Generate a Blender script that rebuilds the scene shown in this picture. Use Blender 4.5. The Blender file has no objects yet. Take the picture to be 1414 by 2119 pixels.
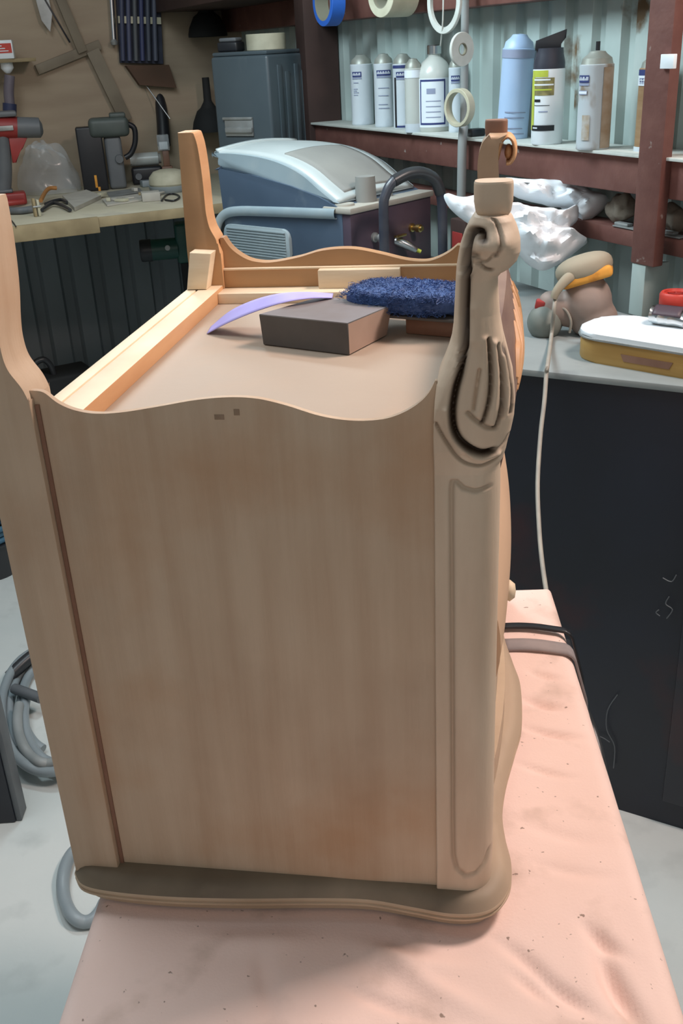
import bpy, bmesh, math, random
import numpy as np
from mathutils import Vector, Matrix, noise
random.seed(7)
SC = bpy.context.scene; COL = SC.collection
PI = math.pi
# ---------------- camera ----------------
F = 2055.26
CAM = Vector((0.35461, -0.61317, 0.6343))
CR = Vector((0.98864223, 0.14263045, -0.04736129))
CU = Vector((-0.01811603, 0.42593914, 0.90457043))
CF = Vector((-0.14919231, 0.89343853, -0.42368532))
cd = bpy.data.cameras.new('camera'); cam = bpy.data.objects.new('camera', cd); COL.objects.link(cam)
cd.sensor_fit = 'HORIZONTAL'; cd.sensor_width = 24; cd.lens = 24*F/1414; cd.clip_start = .02
cam.matrix_world = Matrix(((CR.x, CU.x, -CF.x, CAM.x), (CR.y, CU.y, -CF.y, CAM.y), (CR.z, CU.z, -CF.z, CAM.z), (0, 0, 0, 1)))
SC.camera = cam
# ---------------- light ----------------
SC.view_settings.view_transform = 'Standard'; SC.view_settings.look = 'None'
SC.view_settings.exposure = 0.20; SC.view_settings.gamma = 1.0; SC.view_settings.use_curve_mapping = False
w = bpy.data.worlds.new('world'); SC.world = w; w.use_nodes = True
w.node_tree.nodes['Background'].inputs[0].default_value = (0.60, 0.72, 0.78, 1)
w.node_tree.nodes['Background'].inputs[1].default_value = 0.20
A = math.radians(124)
E1 = Vector((math.cos(A), math.sin(A), 0)); E2 = Vector((math.sin(A), -math.cos(A), 0)); EZ = Vector((0, 0, 1))
def rm(a, b, z): return E1*a + E2*b + EZ*z
def area(name, loc, target, size, power, color, sy=None):
    l = bpy.data.lights.new(name, 'AREA'); l.energy = power; l.color = color
    l.shape = 'RECTANGLE'; l.size = size; l.size_y = sy or size
    o = bpy.data.objects.new(name, l); COL.objects.link(o); o.location = loc
    o.rotation_euler = (Vector(target)-Vector(loc)).to_track_quat('-Z', 'Y').to_euler(); return o
area('warm_work_lamp', (1.22, 0.66, 1.60), (0.32, 0.25, 0.0), 0.40, 36, (1.0, 0.81, 0.73))
area('shelf_light', rm(1.55, .55, 1.30), rm(1.1, 1.4, .35), 0.22, 14, (0.76, 0.93, 1.0), .5)
area('ceiling_light', (-.7, .5, 2.2), (-.3, 1.0, -.8), 1.0, 22, (0.88, 0.96, 1.0))
area('camera_side_fill', (0.5, -2.6, 1.5), (0.3, .2, 0.0), 1.6, 11, (1.0, 0.90, 0.80))  # added fill from behind the camera, lifts the shaded side panel

# ---------------- unprojection of photograph pixels onto planes of the place ----------------
def ray(x, y): return CR*((x-707)/F) - CU*((y-1059.5)/F) + CF
def pl(x, y, p0, n):
    d = ray(x, y); return CAM + d*((p0-CAM).dot(n)/d.dot(n))
def pz(x, y, z): return pl(x, y, Vector((0, 0, z)), EZ)
def py(x, y, Y): return pl(x, y, Vector((0, Y, 0)), Vector((0, 1, 0)))
def pr(x, y, c=1.40): return pl(x, y, E2*c, E2)      # plane parallel to the right wall
def pw(x, y, c=3.3): return pl(x, y, E1*c, E1)       # plane parallel to the left wall
def pd(x, y, d): return CAM + ray(x, y)*d
RZR = math.radians(-56)    # right wall frame: local x to the right, y into the wall
RZL = math.radians(34)     # left wall frame

# ---------------- materials ----------------
def mat(name, col, rough=.6, metal=0., c2=None, scale=8., stretch=(1, 1, 1), amt=1., bump=0., bscale=None, alpha=None, trans=0., coat=0., spec=None, thr=None, dist=0.):
    m = bpy.data.materials.new(name); m.use_nodes = True; nt = m.node_tree; b = nt.nodes['Principled BSDF']
    b.inputs['Base Color'].default_value = (*col, 1); b.inputs['Roughness'].default_value = rough; b.inputs['Metallic'].default_value = metal
    if trans: b.inputs['Transmission Weight'].default_value = trans
    if coat: b.inputs['Coat Weight'].default_value = coat
    if spec is not None: b.inputs['Specular IOR Level'].default_value = spec
    if alpha is not None: b.inputs['Alpha'].default_value = alpha
    tc = nt.nodes.new('ShaderNodeTexCoord'); mp = nt.nodes.new('ShaderNodeMapping'); mp.inputs['Scale'].default_value = stretch
    nt.links.new(tc.outputs['Object'], mp.inputs[0])
    if c2 is not None:
        n = nt.nodes.new('ShaderNodeTexNoise'); n.inputs['Scale'].default_value = scale; n.inputs['Detail'].default_value = 6; n.inputs['Distortion'].default_value = dist
        r = nt.nodes.new('ShaderNodeValToRGB'); t = thr or (.35, .68)
        r.color_ramp.elements[0].position = t[0]; r.color_ramp.elements[0].color = (*col, 1)
        r.color_ramp.elements[1].position = t[1]; r.color_ramp.elements[1].color = (*[a*(1-amt)+c*amt for a, c in zip(col, c2)], 1)
        nt.links.new(mp.outputs[0], n.inputs[0]); nt.links.new(n.outputs['Fac'], r.inputs[0]); nt.links.new(r.outputs[0], b.inputs['Base Color'])
        m['ramp'] = r.name
    if bump:
        n2 = nt.nodes.new('ShaderNodeTexNoise'); n2.inputs['Scale'].default_value = bscale or scale*4; n2.inputs['Detail'].default_value = 5
        bp = nt.nodes.new('ShaderNodeBump'); bp.inputs['Strength'].default_value = bump; bp.inputs['Distance'].default_value = .004
        nt.links.new(mp.outputs[0], n2.inputs[0]); nt.links.new(n2.outputs['Fac'], bp.inputs['Height']); nt.links.new(bp.outputs[0], b.inputs['Normal'])
    return m
def overlay(m, col, scale, thr, stretch=(1, 1, 1), detail=8, strength=1.0, offset=(0, 0, 0)):
    """second layer of blotches (stain, dust, paint wear) over a material"""
    nt = m.node_tree; b = nt.nodes['Principled BSDF']; inp = b.inputs['Base Color']
    mix = nt.nodes.new('ShaderNodeMix'); mix.data_type = 'RGBA'
    if inp.is_linked: nt.links.new(inp.links[0].from_socket, mix.inputs[6])
    else: mix.inputs[6].default_value = inp.default_value
    mix.inputs[7].default_value = (*col, 1)
    tc = nt.nodes.new('ShaderNodeTexCoord'); mp = nt.nodes.new('ShaderNodeMapping'); mp.inputs['Scale'].default_value = stretch; mp.inputs['Location'].default_value = offset
    n = nt.nodes.new('ShaderNodeTexNoise'); n.inputs['Scale'].default_value = scale; n.inputs['Detail'].default_value = detail
    r = nt.nodes.new('ShaderNodeValToRGB'); r.color_ramp.elements[0].position = thr[0]; r.color_ramp.elements[1].position = thr[1]
    r.color_ramp.elements[0].color = (0, 0, 0, 1); r.color_ramp.elements[1].color = (strength,)*3+(1,)
    nt.links.new(tc.outputs['Object'], mp.inputs[0]); nt.links.new(mp.outputs[0], n.inputs[0]); nt.links.new(n.outputs['Fac'], r.inputs[0])
    nt.links.new(r.outputs[0], mix.inputs[0]); nt.links.new(mix.outputs[2], inp)
    return m
def attr_overlay(m, col, attr='stain', strength=1.0):
    nt = m.node_tree; b = nt.nodes['Principled BSDF']; inp = b.inputs['Base Color']
    mix = nt.nodes.new('ShaderNodeMix'); mix.data_type = 'RGBA'
    if inp.is_linked: nt.links.new(inp.links[0].from_socket, mix.inputs[6])
    else: mix.inputs[6].default_value = inp.default_value
    mix.inputs[7].default_value = (*col, 1)
    a = nt.nodes.new('ShaderNodeAttribute'); a.attribute_name = attr
    mu = nt.nodes.new('ShaderNodeMath'); mu.operation = 'MULTIPLY'; mu.inputs[1].default_value = strength
    nt.links.new(a.outputs['Fac'], mu.inputs[0]); nt.links.new(mu.outputs[0], mix.inputs[0]); nt.links.new(mix.outputs[2], inp)
    return m
M = {}
M['sanded'] = overlay(mat('sanded_wood', (.56, .42, .30), .62, c2=(.49, .35, .24), scale=5, stretch=(14, 14, .8), bump=.1, bscale=22), (.44, .24, .12), 7, (.50, .72), strength=.6)
overlay(M['sanded'], (.36, .25, .17), 5.5, (.50, .78), strength=.6, offset=(3, 1, 2)); overlay(M['sanded'], (.64, .54, .42), 4.0, (.52, .75), strength=.5, offset=(7, 1, 5), stretch=(1, 1, .6))
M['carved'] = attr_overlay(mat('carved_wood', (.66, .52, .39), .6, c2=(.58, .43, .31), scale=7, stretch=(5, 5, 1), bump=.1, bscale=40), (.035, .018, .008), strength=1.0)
M['orangewood'] = mat('lit_orange_wood', (.68, .38, .19), .55, c2=(.58, .30, .14), scale=6, stretch=(1, 1, 6), bump=.08)
M['orangeface'] = mat('shaded_orange_wood', (.47, .27, .13), .55, c2=(.38, .21, .10), scale=6, stretch=(1, 3, 3), bump=.08)  # shaded tone of the orange wood above
M['palewood'] = mat('pale_pine', (.82, .68, .50), .6, c2=(.74, .58, .40), scale=10, stretch=(1.2, 1, 8), bump=.08)
M['mdf'] = overlay(mat('base_board', (.42, .325, .25), .6, c2=(.38, .29, .22), scale=3, bump=.05, bscale=60), (.50, .33, .22), 6, (.48, .75), strength=.6)
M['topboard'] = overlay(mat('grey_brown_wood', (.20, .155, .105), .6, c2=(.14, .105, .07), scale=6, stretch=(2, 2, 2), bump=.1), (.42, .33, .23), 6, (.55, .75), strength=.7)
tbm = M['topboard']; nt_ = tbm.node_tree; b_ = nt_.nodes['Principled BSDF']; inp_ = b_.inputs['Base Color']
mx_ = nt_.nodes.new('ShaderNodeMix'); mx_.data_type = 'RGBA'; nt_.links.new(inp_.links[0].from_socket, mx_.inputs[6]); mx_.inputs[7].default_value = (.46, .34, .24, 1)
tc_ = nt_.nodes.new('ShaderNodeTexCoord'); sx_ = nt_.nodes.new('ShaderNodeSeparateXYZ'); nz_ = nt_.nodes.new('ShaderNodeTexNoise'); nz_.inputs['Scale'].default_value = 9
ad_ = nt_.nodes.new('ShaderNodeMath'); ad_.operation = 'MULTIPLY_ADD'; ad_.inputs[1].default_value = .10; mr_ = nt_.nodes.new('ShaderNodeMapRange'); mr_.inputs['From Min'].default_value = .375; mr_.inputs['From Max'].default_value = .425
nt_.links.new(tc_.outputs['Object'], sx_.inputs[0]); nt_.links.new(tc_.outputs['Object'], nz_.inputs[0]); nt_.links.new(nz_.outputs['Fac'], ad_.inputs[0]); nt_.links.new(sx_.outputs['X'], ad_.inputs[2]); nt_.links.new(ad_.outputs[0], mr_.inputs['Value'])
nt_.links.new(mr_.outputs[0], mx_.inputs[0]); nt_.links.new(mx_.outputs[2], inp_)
M['lip'] = mat('sanded_lip', (.58, .44, .31), .6, c2=(.42, .30, .20), scale=9)
M['footbrown'] = mat('brown_foot', (.20, .10, .065), .5, c2=(.28, .15, .10), scale=14)
M['cloth'] = overlay(mat('peach_cloth', (.90, .68, .61), .95, c2=(.85, .62, .54), scale=6, bump=.12, bscale=420, spec=.1), (.46, .33, .26), 13, (.56, .74), strength=.6)
overlay(M['cloth'], (.25, .17, .13), 150, (.72, .76), detail=2, strength=.8)
M['clothdirty'] = mat('dusty_grey_cloth', (.24, .21, .21), .95, c2=(.34, .29, .28), scale=20)
M['black'] = mat('black_plastic', (.015, .016, .02), .4)
M['blackmat'] = mat('matt_black', (.012, .013, .014), .8)
M['rubber'] = mat('black_rubber', (.03, .032, .036), .35)
M['concrete'] = overlay(mat('concrete', (.52, .56, .55), .85, c2=(.60, .62, .60), scale=3, bump=.15, bscale=60), (.38, .41, .40), 9, (.55, .75), strength=.6)
M['iron'] = overlay(mat('painted_sheet', (.45, .53, .51), .5, c2=(.36, .44, .42), scale=2.5, stretch=(1, 1, .4)), (.55, .62, .60), 5, (.55, .7), strength=.5)
def rust_shadow_spot(m, c, r):
    nt = m.node_tree; b = nt.nodes['Principled BSDF']; inp = b.inputs['Base Color']; mix = nt.nodes.new('ShaderNodeMix'); mix.data_type = 'RGBA'
    nt.links.new(inp.links[0].from_socket, mix.inputs[6]); mix.inputs[7].default_value = (.13, .075, .03, 1)
    tc = nt.nodes.new('ShaderNodeTexCoord'); n = nt.nodes.new('ShaderNodeTexNoise'); n.inputs['Scale'].default_value = 26; n.inputs['Detail'].default_value = 4
    vd = nt.nodes.new('ShaderNodeVectorMath'); vd.operation = 'DISTANCE'; vd.inputs[1].default_value = c
    nt.links.new(tc.outputs['Object'], n.inputs[0]); nt.links.new(tc.outputs['Object'], vd.inputs[0])
    a = nt.nodes.new('ShaderNodeMath'); a.operation = 'MULTIPLY_ADD'; a.inputs[1].default_value = .09; nt.links.new(n.outputs['Fac'], a.inputs[0]); nt.links.new(vd.outputs['Value'], a.inputs[2])
    r_ = nt.nodes.new('ShaderNodeMapRange'); r_.inputs['From Min'].default_value = r+.055; r_.inputs['From Max'].default_value = r+.03; nt.links.new(a.outputs[0], r_.inputs['Value'])
    nt.links.new(r_.outputs[0], mix.inputs[0]); nt.links.new(mix.outputs[2], inp)
for X_, Y_, R_ in ((1315, 25, .035), (1185, 110, .03), (1180, 165, .028), (1188, 215, .02)):  # top spot is rust; the lower ones paint tin shadows on the wall
    p = pr(X_, Y_, 1.46); rust_shadow_spot(M['iron'], (-p.dot(E1), p.dot(E2), p.z), R_)
M['ironlow'] = mat('grey_sheet', (.20, .23, .25), .6, c2=(.14, .16, .17), scale=3, stretch=(1, 1, .4))
M['ply'] = overlay(mat('plywood', (.40, .32, .23), .7, c2=(.34, .265, .19), scale=3, stretch=(1, 1, 7), bump=.1), (.44, .35, .24), 2, (.5, .7), strength=.5)
M['redwood'] = overlay(mat('red_primer_timber', (.13, .048, .038), .65, c2=(.17, .07, .055), scale=6, stretch=(3, 3, 3), bump=.25), (.50, .46, .42), 34, (.69, .74), strength=.6)
M['darkwood'] = mat('dark_timber', (.035, .018, .015), .7, c2=(.06, .03, .025), scale=5)
M['benchwood'] = overlay(mat('bench_ply', (.50, .46, .34), .7, c2=(.58, .54, .42), scale=6, bump=.1), (.30, .28, .24), 6, (.55, .7), strength=.7)
M['bench_edge'] = mat('bench_edge', (.38, .30, .17), .7, c2=(.26, .20, .11), scale=12)
M['benchtop'] = overlay(mat('dusty_steel_top', (.21, .24, .24), .5, c2=(.30, .33, .33), scale=5), (.16, .18, .19), 9, (.56, .7), strength=.7)
M['navy'] = overlay(mat('dark_navy_metal', (.010, .012, .018), .42, c2=(.013, .017, .03), scale=3), (.05, .012, .014), 3.0, (.62, .72), offset=(2.2, .4, .1), strength=.8)
M['whitebag'] = mat('white_plastic_bag', (.92, .95, .98), .4, c2=(.82, .88, .93), scale=5, bump=.15, bscale=30)
M['machblue'] = overlay(mat('slate_blue_plastic', (.055, .085, .13), .4, c2=(.075, .11, .16), scale=4), (.28, .32, .33), 7, (.58, .74), strength=.45)
M['machlight'] = overlay(mat('dusty_blue_lid', (.24, .31, .35), .3, c2=(.32, .39, .42), scale=5), (.45, .48, .46), 6, (.52, .7), strength=.5)
M['machwhite'] = mat('dusty_white_lid', (.50, .55, .55), .4, c2=(.40, .45, .45), scale=5)
M['beigedust'] = mat('beige_dusty_plastic', (.40, .38, .33), .75, c2=(.30, .29, .26), scale=8)
M['greydust'] = mat('grey_dusty_panel', (.27, .27, .25), .8, c2=(.21, .21, .20), scale=5)
M['machplum'] = mat('plum_front_panel', (.055, .042, .065), .45, c2=(.09, .06, .08), scale=6)
M['filter'] = mat('pale_filter_grille', (.30, .36, .38), .6, c2=(.24, .30, .33), scale=6)
M['bar'] = mat('black_tube', (.03, .035, .055), .3, c2=(.06, .065, .08), scale=20)
M['brass'] = mat('brass', (.62, .45, .18), .3, 1.)
M['chrome'] = mat('steel', (.60, .62, .63), .28, 1.)
M['zinc'] = mat('dull_metal', (.42, .44, .44), .5, .6, c2=(.3, .31, .3), scale=20)
M['bluepad'] = mat('navy_scouring_fibre', (.035, .075, .22), .6, c2=(.06, .13, .34), scale=40)
M['purple'] = mat('violet_sandpaper', (.42, .38, .80), .8, c2=(.47, .44, .86), scale=30)
M['block'] = mat('dark_grey_foam', (.105, .098, .092), .85, c2=(.08, .072, .07), scale=12, bump=.1)
M['blocktop'] = overlay(mat('dusty_foam_face', (.20, .17, .165), .75, c2=(.17, .14, .135), scale=9), (.29, .31, .36), 3, (.45, .6), strength=.7, offset=(.6, 0, 0))
M['blockside'] = mat('lit_foam_edge', (.50, .36, .29), .8, c2=(.40, .28, .22), scale=9)  # block foam in a lit tone, for the face turned to the lamp
M['paper'] = mat('pale_card', (.50, .48, .42), .8, c2=(.40, .38, .34), scale=14)
M['canwhite'] = overlay(mat('white_tin', (.62, .68, .72), .4, c2=(.54, .60, .66), scale=6), (.30, .36, .40), 12, (.58, .72), strength=.4)
M['cantop'] = mat('dusty_tin_shoulder', (.40, .43, .40), .45, .3, c2=(.25, .26, .22), scale=14)
M['canblue'] = mat('pale_blue_can', (.36, .50, .72), .4, c2=(.46, .60, .80), scale=5, stretch=(1, 1, .6))
M['labelnavy'] = mat('navy_print', (.03, .045, .16), .5)
M['labelgrey'] = mat('grey_print', (.26, .30, .42), .6)
M['labelwhite'] = mat('white_print', (.72, .78, .84), .5)
M['lime'] = mat('lime_print', (.36, .42, .04), .5, c2=(.5, .56, .08), scale=30)
M['olive'] = mat('brown_print', (.13, .12, .05), .6, c2=(.3, .26, .1), scale=60)
M['canblack'] = mat('charcoal_cap', (.028, .03, .045), .45, c2=(.07, .075, .1), scale=8)
M['rustcan'] = overlay(mat('spattered_can', (.52, .58, .62), .45, c2=(.44, .48, .50), scale=5), (.24, .16, .09), 22, (.50, .62), stretch=(1, 1, .45), strength=.85, offset=(.4, .2, .1), detail=3)
M['brownlabel'] = mat('brown_wood_print', (.26, .15, .07), .6, c2=(.34, .22, .12), scale=5, stretch=(2, 2, 20))
M['bottle'] = mat('clear_bottle', (.55, .58, .55), .25, c2=(.46, .48, .44), scale=5)
M['tapeblue'] = mat('blue_tape', (.02, .12, .52), .5)
M['tapecream'] = mat('cream_tape', (.52, .50, .38), .6, c2=(.44, .42, .31), scale=30)
M['tapewhite'] = mat('white_tape', (.58, .60, .56), .6, c2=(.50, .52, .48), scale=30)
M['card'] = mat('cardboard_core', (.25, .24, .18), .8)
M['steelbox'] = overlay(mat('slate_steel_tin', (.062, .085, .10), .4, c2=(.085, .11, .125), scale=3, bump=.05), (.20, .22, .23), 5, (.56, .8), stretch=(2, 2, .6), strength=.45)
M['red'] = mat('red_plastic', (.34, .035, .03), .45, c2=(.25, .03, .03), scale=9)
M['redbright'] = mat('bright_red_plastic', (.55, .05, .035), .45)
M['greymid'] = mat('mid_grey_plastic', (.10, .11, .12), .5, c2=(.15, .16, .17), scale=7)
M['clearplastic'] = mat('hazy_clear_plastic', (.62, .66, .68), .15, alpha=.30)
M['jar'] = mat('frosted_jar', (.42, .46, .45), .3, c2=(.34, .37, .36), scale=8)
M['green'] = mat('dark_green_paint', (.010, .075, .055), .4, c2=(.006, .05, .04), scale=8)
M['yellow'] = mat('yellow_plastic', (.42, .26, .02), .5)
M['orange'] = mat('orange_foam', (.72, .33, .05), .8, c2=(.55, .22, .03), scale=22, thr=(.5, .6))
M['tan'] = mat('tan_dust', (.36, .31, .23), .85, c2=(.30, .25, .18), scale=8)
M['sander'] = mat('dusty_pink_plastic', (.34, .25, .21), .6, c2=(.24, .20, .18), scale=8)
M['sandgrey'] = mat('dusty_green_grey_cap', (.16, .18, .16), .6, c2=(.24, .24, .21), scale=8)
M['cord'] = mat('dusty_grey_cable', (.36, .33, .28), .6, c2=(.28, .26, .23), scale=30)
M['bamboo'] = mat('bamboo', (.44, .27, .08), .5, c2=(.36, .20, .05), scale=5, stretch=(1, 1, 9))
M['gloss_white'] = mat('gloss_white', (.80, .86, .90), .25)
M['hose'] = mat('grey_blue_hose', (.22, .26, .28), .4, c2=(.28, .32, .34), scale=6)
M['hoseblue'] = mat('blue_hose', (.05, .13, .20), .4)
M['greybox'] = mat('grey_steel_side', (.30, .32, .32), .5, c2=(.24, .26, .26), scale=6)
M['squarewood'] = mat('weathered_ruler_wood', (.20, .165, .12), .7, c2=(.26, .22, .16), scale=8)
M['rag'] = mat('brown_rag', (.16, .13, .10), .95, c2=(.24, .21, .17), scale=30, bump=.4)

# ---------------- mesh helpers ----------------
def obj(name, bm, m, parent=None, world=False, loc=None, rot=None, smooth=38, mats=None, mods=None):
    bmesh.ops.recalc_face_normals(bm, faces=bm.faces)
    me = bpy.data.meshes.new(name); bm.to_mesh(me); bm.free()
    for q in (mats or [m]): me.materials.append(q)
    me.polygons.foreach_set('use_smooth', [True]*len(me.polygons)); me.set_sharp_from_angle(angle=math.radians(smooth))
    o = bpy.data.objects.new(name, me); COL.objects.link(o)
    if parent is not None:
        o.parent = parent
        if world: bpy.context.view_layer.update(); o.matrix_parent_inverse = parent.matrix_world.inverted()
    if loc is not None: o.location = loc
    if rot is not None: o.rotation_euler = rot
    return o
def tag(o, label, cat, group=None, kind=None):
    o['label'] = label; o['category'] = cat
    if group: o['group'] = group
    if kind: o['kind'] = kind
    return o
def thing(name, label, cat, loc=(0, 0, 0), rotz=0, group=None, rot=None):
    o = bpy.data.objects.new(name, None); COL.objects.link(o); o.empty_display_size = .05
    o.location = loc; o.rotation_euler = rot or (0, 0, rotz)
    return tag(o, label, cat, group)
def struct(name, bm, m, **k):
    o = obj(name, bm, m, **k); o['kind'] = 'structure'; return o
def B(): return bmesh.new()
def bx(bm, x0, x1, y0, y1, z0, z1, bev=0., seg=2, mtx=None):
    r = bmesh.ops.create_cube(bm, size=1); vs = r['verts']
    for v in vs: v.co = Vector(((x0+x1)/2+v.co.x*(x1-x0), (y0+y1)/2+v.co.y*(y1-y0), (z0+z1)/2+v.co.z*(z1-z0)))
    if bev:
        es = list({e for v in vs for e in v.link_edges})
        rr = bmesh.ops.bevel(bm, geom=es, offset=bev, segments=seg, affect='EDGES', profile=.5); vs = list({v for f in rr['faces'] for v in f.verts}|{v for v in vs if v.is_valid})
    if mtx is not None:
        for v in vs: v.co = mtx @ v.co
    return bm
def lathe(bm, prof, n=32, mtx=None, closed=False, a0=0., a1=2*PI):
    full = abs(a1-a0-2*PI) < 1e-6; cnt = n if full else n+1; rings = []
    for r, z in prof:
        ring = []
        for i in range(cnt):
            a = a0+(a1-a0)*i/n; p = Vector((r*math.cos(a), r*math.sin(a), z)); ring.append(bm.verts.new(mtx @ p if mtx is not None else p))
        rings.append(ring)
    L = len(rings)
    for j in range(L if closed else L-1):
        A_, B_ = rings[j], rings[(j+1) % L]
        for i in range(cnt if full else cnt-1):
            k = (i+1) % cnt
            try: bm.faces.new((A_[i], A_[k], B_[k], B_[i]))
            except ValueError: pass
    bmesh.ops.remove_doubles(bm, verts=[v for r in rings for v in r], dist=1e-6)
    return bm
def prism(bm, pts, f0, f1, bev=0.):
    """pts: 2d outline; f0,f1 map (u,v)->3d for the two caps"""
    a = [bm.verts.new(f0(u, v)) for u, v in pts]; b = [bm.verts.new(f1(u, v)) for u, v in pts]; n = len(pts)
    fa = bm.faces.new(a); fb = bm.faces.new(b[::-1]); side = []
    for i in range(n): side.append(bm.faces.new((a[i], b[i], b[(i+1) % n], a[(i+1) % n])))
    if bev:
        es = list(set(fa.edges)|set(fb.edges)); bmesh.ops.bevel(bm, geom=es, offset=bev, segments=2, affect='EDGES', profile=.5)
    return bm
def exz(pts, y0, y1, bm=None, bev=0.):
    bm = bm or B(); return prism(bm, pts, lambda u, v: Vector((u, y0, v)), lambda u, v: Vector((u, y1, v)), bev)
def exy(pts, z0, z1, bm=None, bev=0.):
    bm = bm or B(); return prism(bm, pts, lambda u, v: Vector((u, v, z0)), lambda u, v: Vector((u, v, z1)), bev)
def exyz(pts, x0, x1, bm=None, bev=0.):
    bm = bm or B(); return prism(bm, pts, lambda u, v: Vector((x0, u, v)), lambda u, v: Vector((x1, u, v)), bev)
def crom(P, k=8, closed=False):
    P = [Vector(p) for p in P]; n = len(P); out = []
    g = lambda i: P[i % n] if closed else P[min(max(i, 0), n-1)]
    for i in range(n if closed else n-1):
        a, b, c, d = g(i-1), g(i), g(i+1), g(i+2)
        for j in range(k):
            t = j/k; out.append(.5*((2*b)+(c-a)*t+(2*a-5*b+4*c-d)*t*t+(3*b-a-3*c+d)*t**3))
    if not closed: out.append(P[-1])
    return out
def tube(bm, pts, r, n=10, k=6, closed=False, caps=True):
    P = crom(pts, k, closed) if k > 1 else [Vector(p) for p in pts]
    L = len(P); rad = (lambda t: r) if not callable(r) else r
    T0 = (P[1]-P[0]).normalized(); N = T0.orthogonal().normalized(); rings = []; prev = T0
    for i in range(L):
        T = ((P[(i+1) % L]-P[i-1]) if closed else (P[min(i+1, L-1)]-P[max(i-1, 0)])).normalized()
        N = (prev.rotation_difference(T) @ N); N = (N-T*N.dot(T)).normalized(); prev = T; Bn = T.cross(N); rr = rad(i/(L-1))
        rings.append([bm.verts.new(P[i]+rr*(math.cos(2*PI*j/n)*N+math.sin(2*PI*j/n)*Bn)) for j in range(n)])
    for i in range(L if closed else L-1):
        A_, B_ = rings[i], rings[(i+1) % L]
        for j in range(n): bm.faces.new((A_[j], A_[(j+1) % n], B_[(j+1) % n], B_[j]))
    if caps and not closed: bm.faces.new(rings[0][::-1]); bm.faces.new(rings[-1])
    return bm
def cyl(bm, p0, p1, r0, r1=None, n=24): return tube(bm, [p0, p1], (lambda t: r0+( (r1 if r1 is not None else r0)-r0)*t), n, 1)
def grid(bm, f, nu, nv, cu=False, cv=False):
    V = [[bm.verts.new(f(i/(nu if cu else nu-1), j/(nv if cv else nv-1))) for j in range(nv)] for i in range(nu)]
    for i in range(nu if cu else nu-1):
        for j in range(nv if cv else nv-1):
            bm.faces.new((V[i][j], V[(i+1) % nu][j], V[(i+1) % nu][(j+1) % nv], V[i][(j+1) % nv]))
    return V
def ellipsoid(bm, c, s, mtx=None, n=20, e=1.):
    def f(u, v):
        a = 2*PI*u; b = -PI/2+PI*v; q = lambda x: math.copysign(abs(x)**e, x)
        p = Vector((s[0]*q(math.cos(b))*q(math.cos(a)), s[1]*q(math.cos(b))*q(math.sin(a)), s[2]*q(math.sin(b))))
        if mtx is not None: p = mtx @ p
        return p+Vector(c)
    V = grid(bm, f, n, n//2+1, cu=True); bmesh.ops.remove_doubles(bm, verts=[x for r in V for x in r], dist=1e-6); return bm
def Rz(a): return Matrix.Rotation(a, 4, 'Z')
def smoothstep(a, b, x):
    t = min(max((x-a)/(b-a), 0), 1); return t*t*(3-2*t)

# ================= THE SETTING =================
FL = -0.80
bm = B(); grid(bm, lambda u, v: Vector((-3.5+6*u, -2.5+7*v, FL)), 2, 2); struct('floor', bm, M['concrete'])
# corrugated right wall: local x to the right (x = -e1), y into the wall
def corr(x0, x1, z0, z1, y, pitch=.094, dep=.016, thick=.004):
    bm = B(); pts = []; x = x0
    while x < x1:
        pts += [(x, y), (x+pitch*.52, y), (x+pitch*.62, y+dep), (x+pitch*.90, y+dep)]; x += pitch
    back = [(a, b+thick) for a, b in pts][::-1]
    V0 = [bm.verts.new((a, b, z0)) for a, b in pts]; V1 = [bm.verts.new((a, b, z1)) for a, b in pts]
    for i in range(len(pts)-1): bm.faces.new((V0[i], V0[i+1], V1[i+1], V1[i]))
    U0 = [bm.verts.new((a, b+thick, z0)) for a, b in pts]; U1 = [bm.verts.new((a, b+thick, z1)) for a, b in pts]
    for i in range(len(pts)-1): bm.faces.new((U1[i], U1[i+1], U0[i+1], U0[i]))
    return bm
struct('wall_right', corr(-3.3, 1.6, FL, 2.3, 1.46), M['iron'], rot=(0, 0, RZR), smooth=20)
# left wall: plywood above the bench, corrugated sheet under it (left frame: x=e2, y=e1)
bm = B(); bx(bm, -1.6, 1.46, 3.3, 3.32, .16, 2.3); struct('wall_left', bm, M['ply'], rot=(0, 0, RZL))
struct('wall_left_lower', corr(-1.6, 1.46, FL, .16, 3.3, pitch=.12, dep=.02), M['ironlow'], rot=(0, 0, RZL), smooth=20)
bm = B(); bx(bm, -3.31, 1.6, 1.385, 1.455, .705, .79, .003); struct('trim_1', bm, M['redwood'], rot=(0, 0, RZR))       # upper beam
bm = B(); bx(bm, -2.44, 1.6, 1.36, 1.455, .341, .412, .003); struct('trim_2', bm, M['redwood'], rot=(0, 0, RZR))   # shelf beam
bm = B(); bx(bm, -2.44, 1.6, 1.345, 1.457, .412, .418, .001); struct('trim_3', bm, M['tapewhite'], rot=(0, 0, RZR))     # thin ledge board
bm = B(); bx(bm, -2.44, 1.6, 1.39, 1.455, .229, .264, .003); struct('trim_4', bm, M['redwood'], rot=(0, 0, RZR))   # lower beam
bm = B(); bx(bm, -.868, -.802, 1.335, 1.36, .215, 1.2, .003); struct('trim_5', bm, M['redwood'], rot=(0, 0, RZR))    # post
bm = B(); bx(bm, -.866, -.826, 1.338, 1.40, .111, .215, .002); struct('trim_6', bm, M['iron'], rot=(0, 0, RZR))
bm = B(); bx(bm, -2.50, -2.43, 1.34, 1.455, -.1, 1.3, .003); struct('trim_7', bm, M['darkwood'], rot=(0, 0, RZR))
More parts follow.
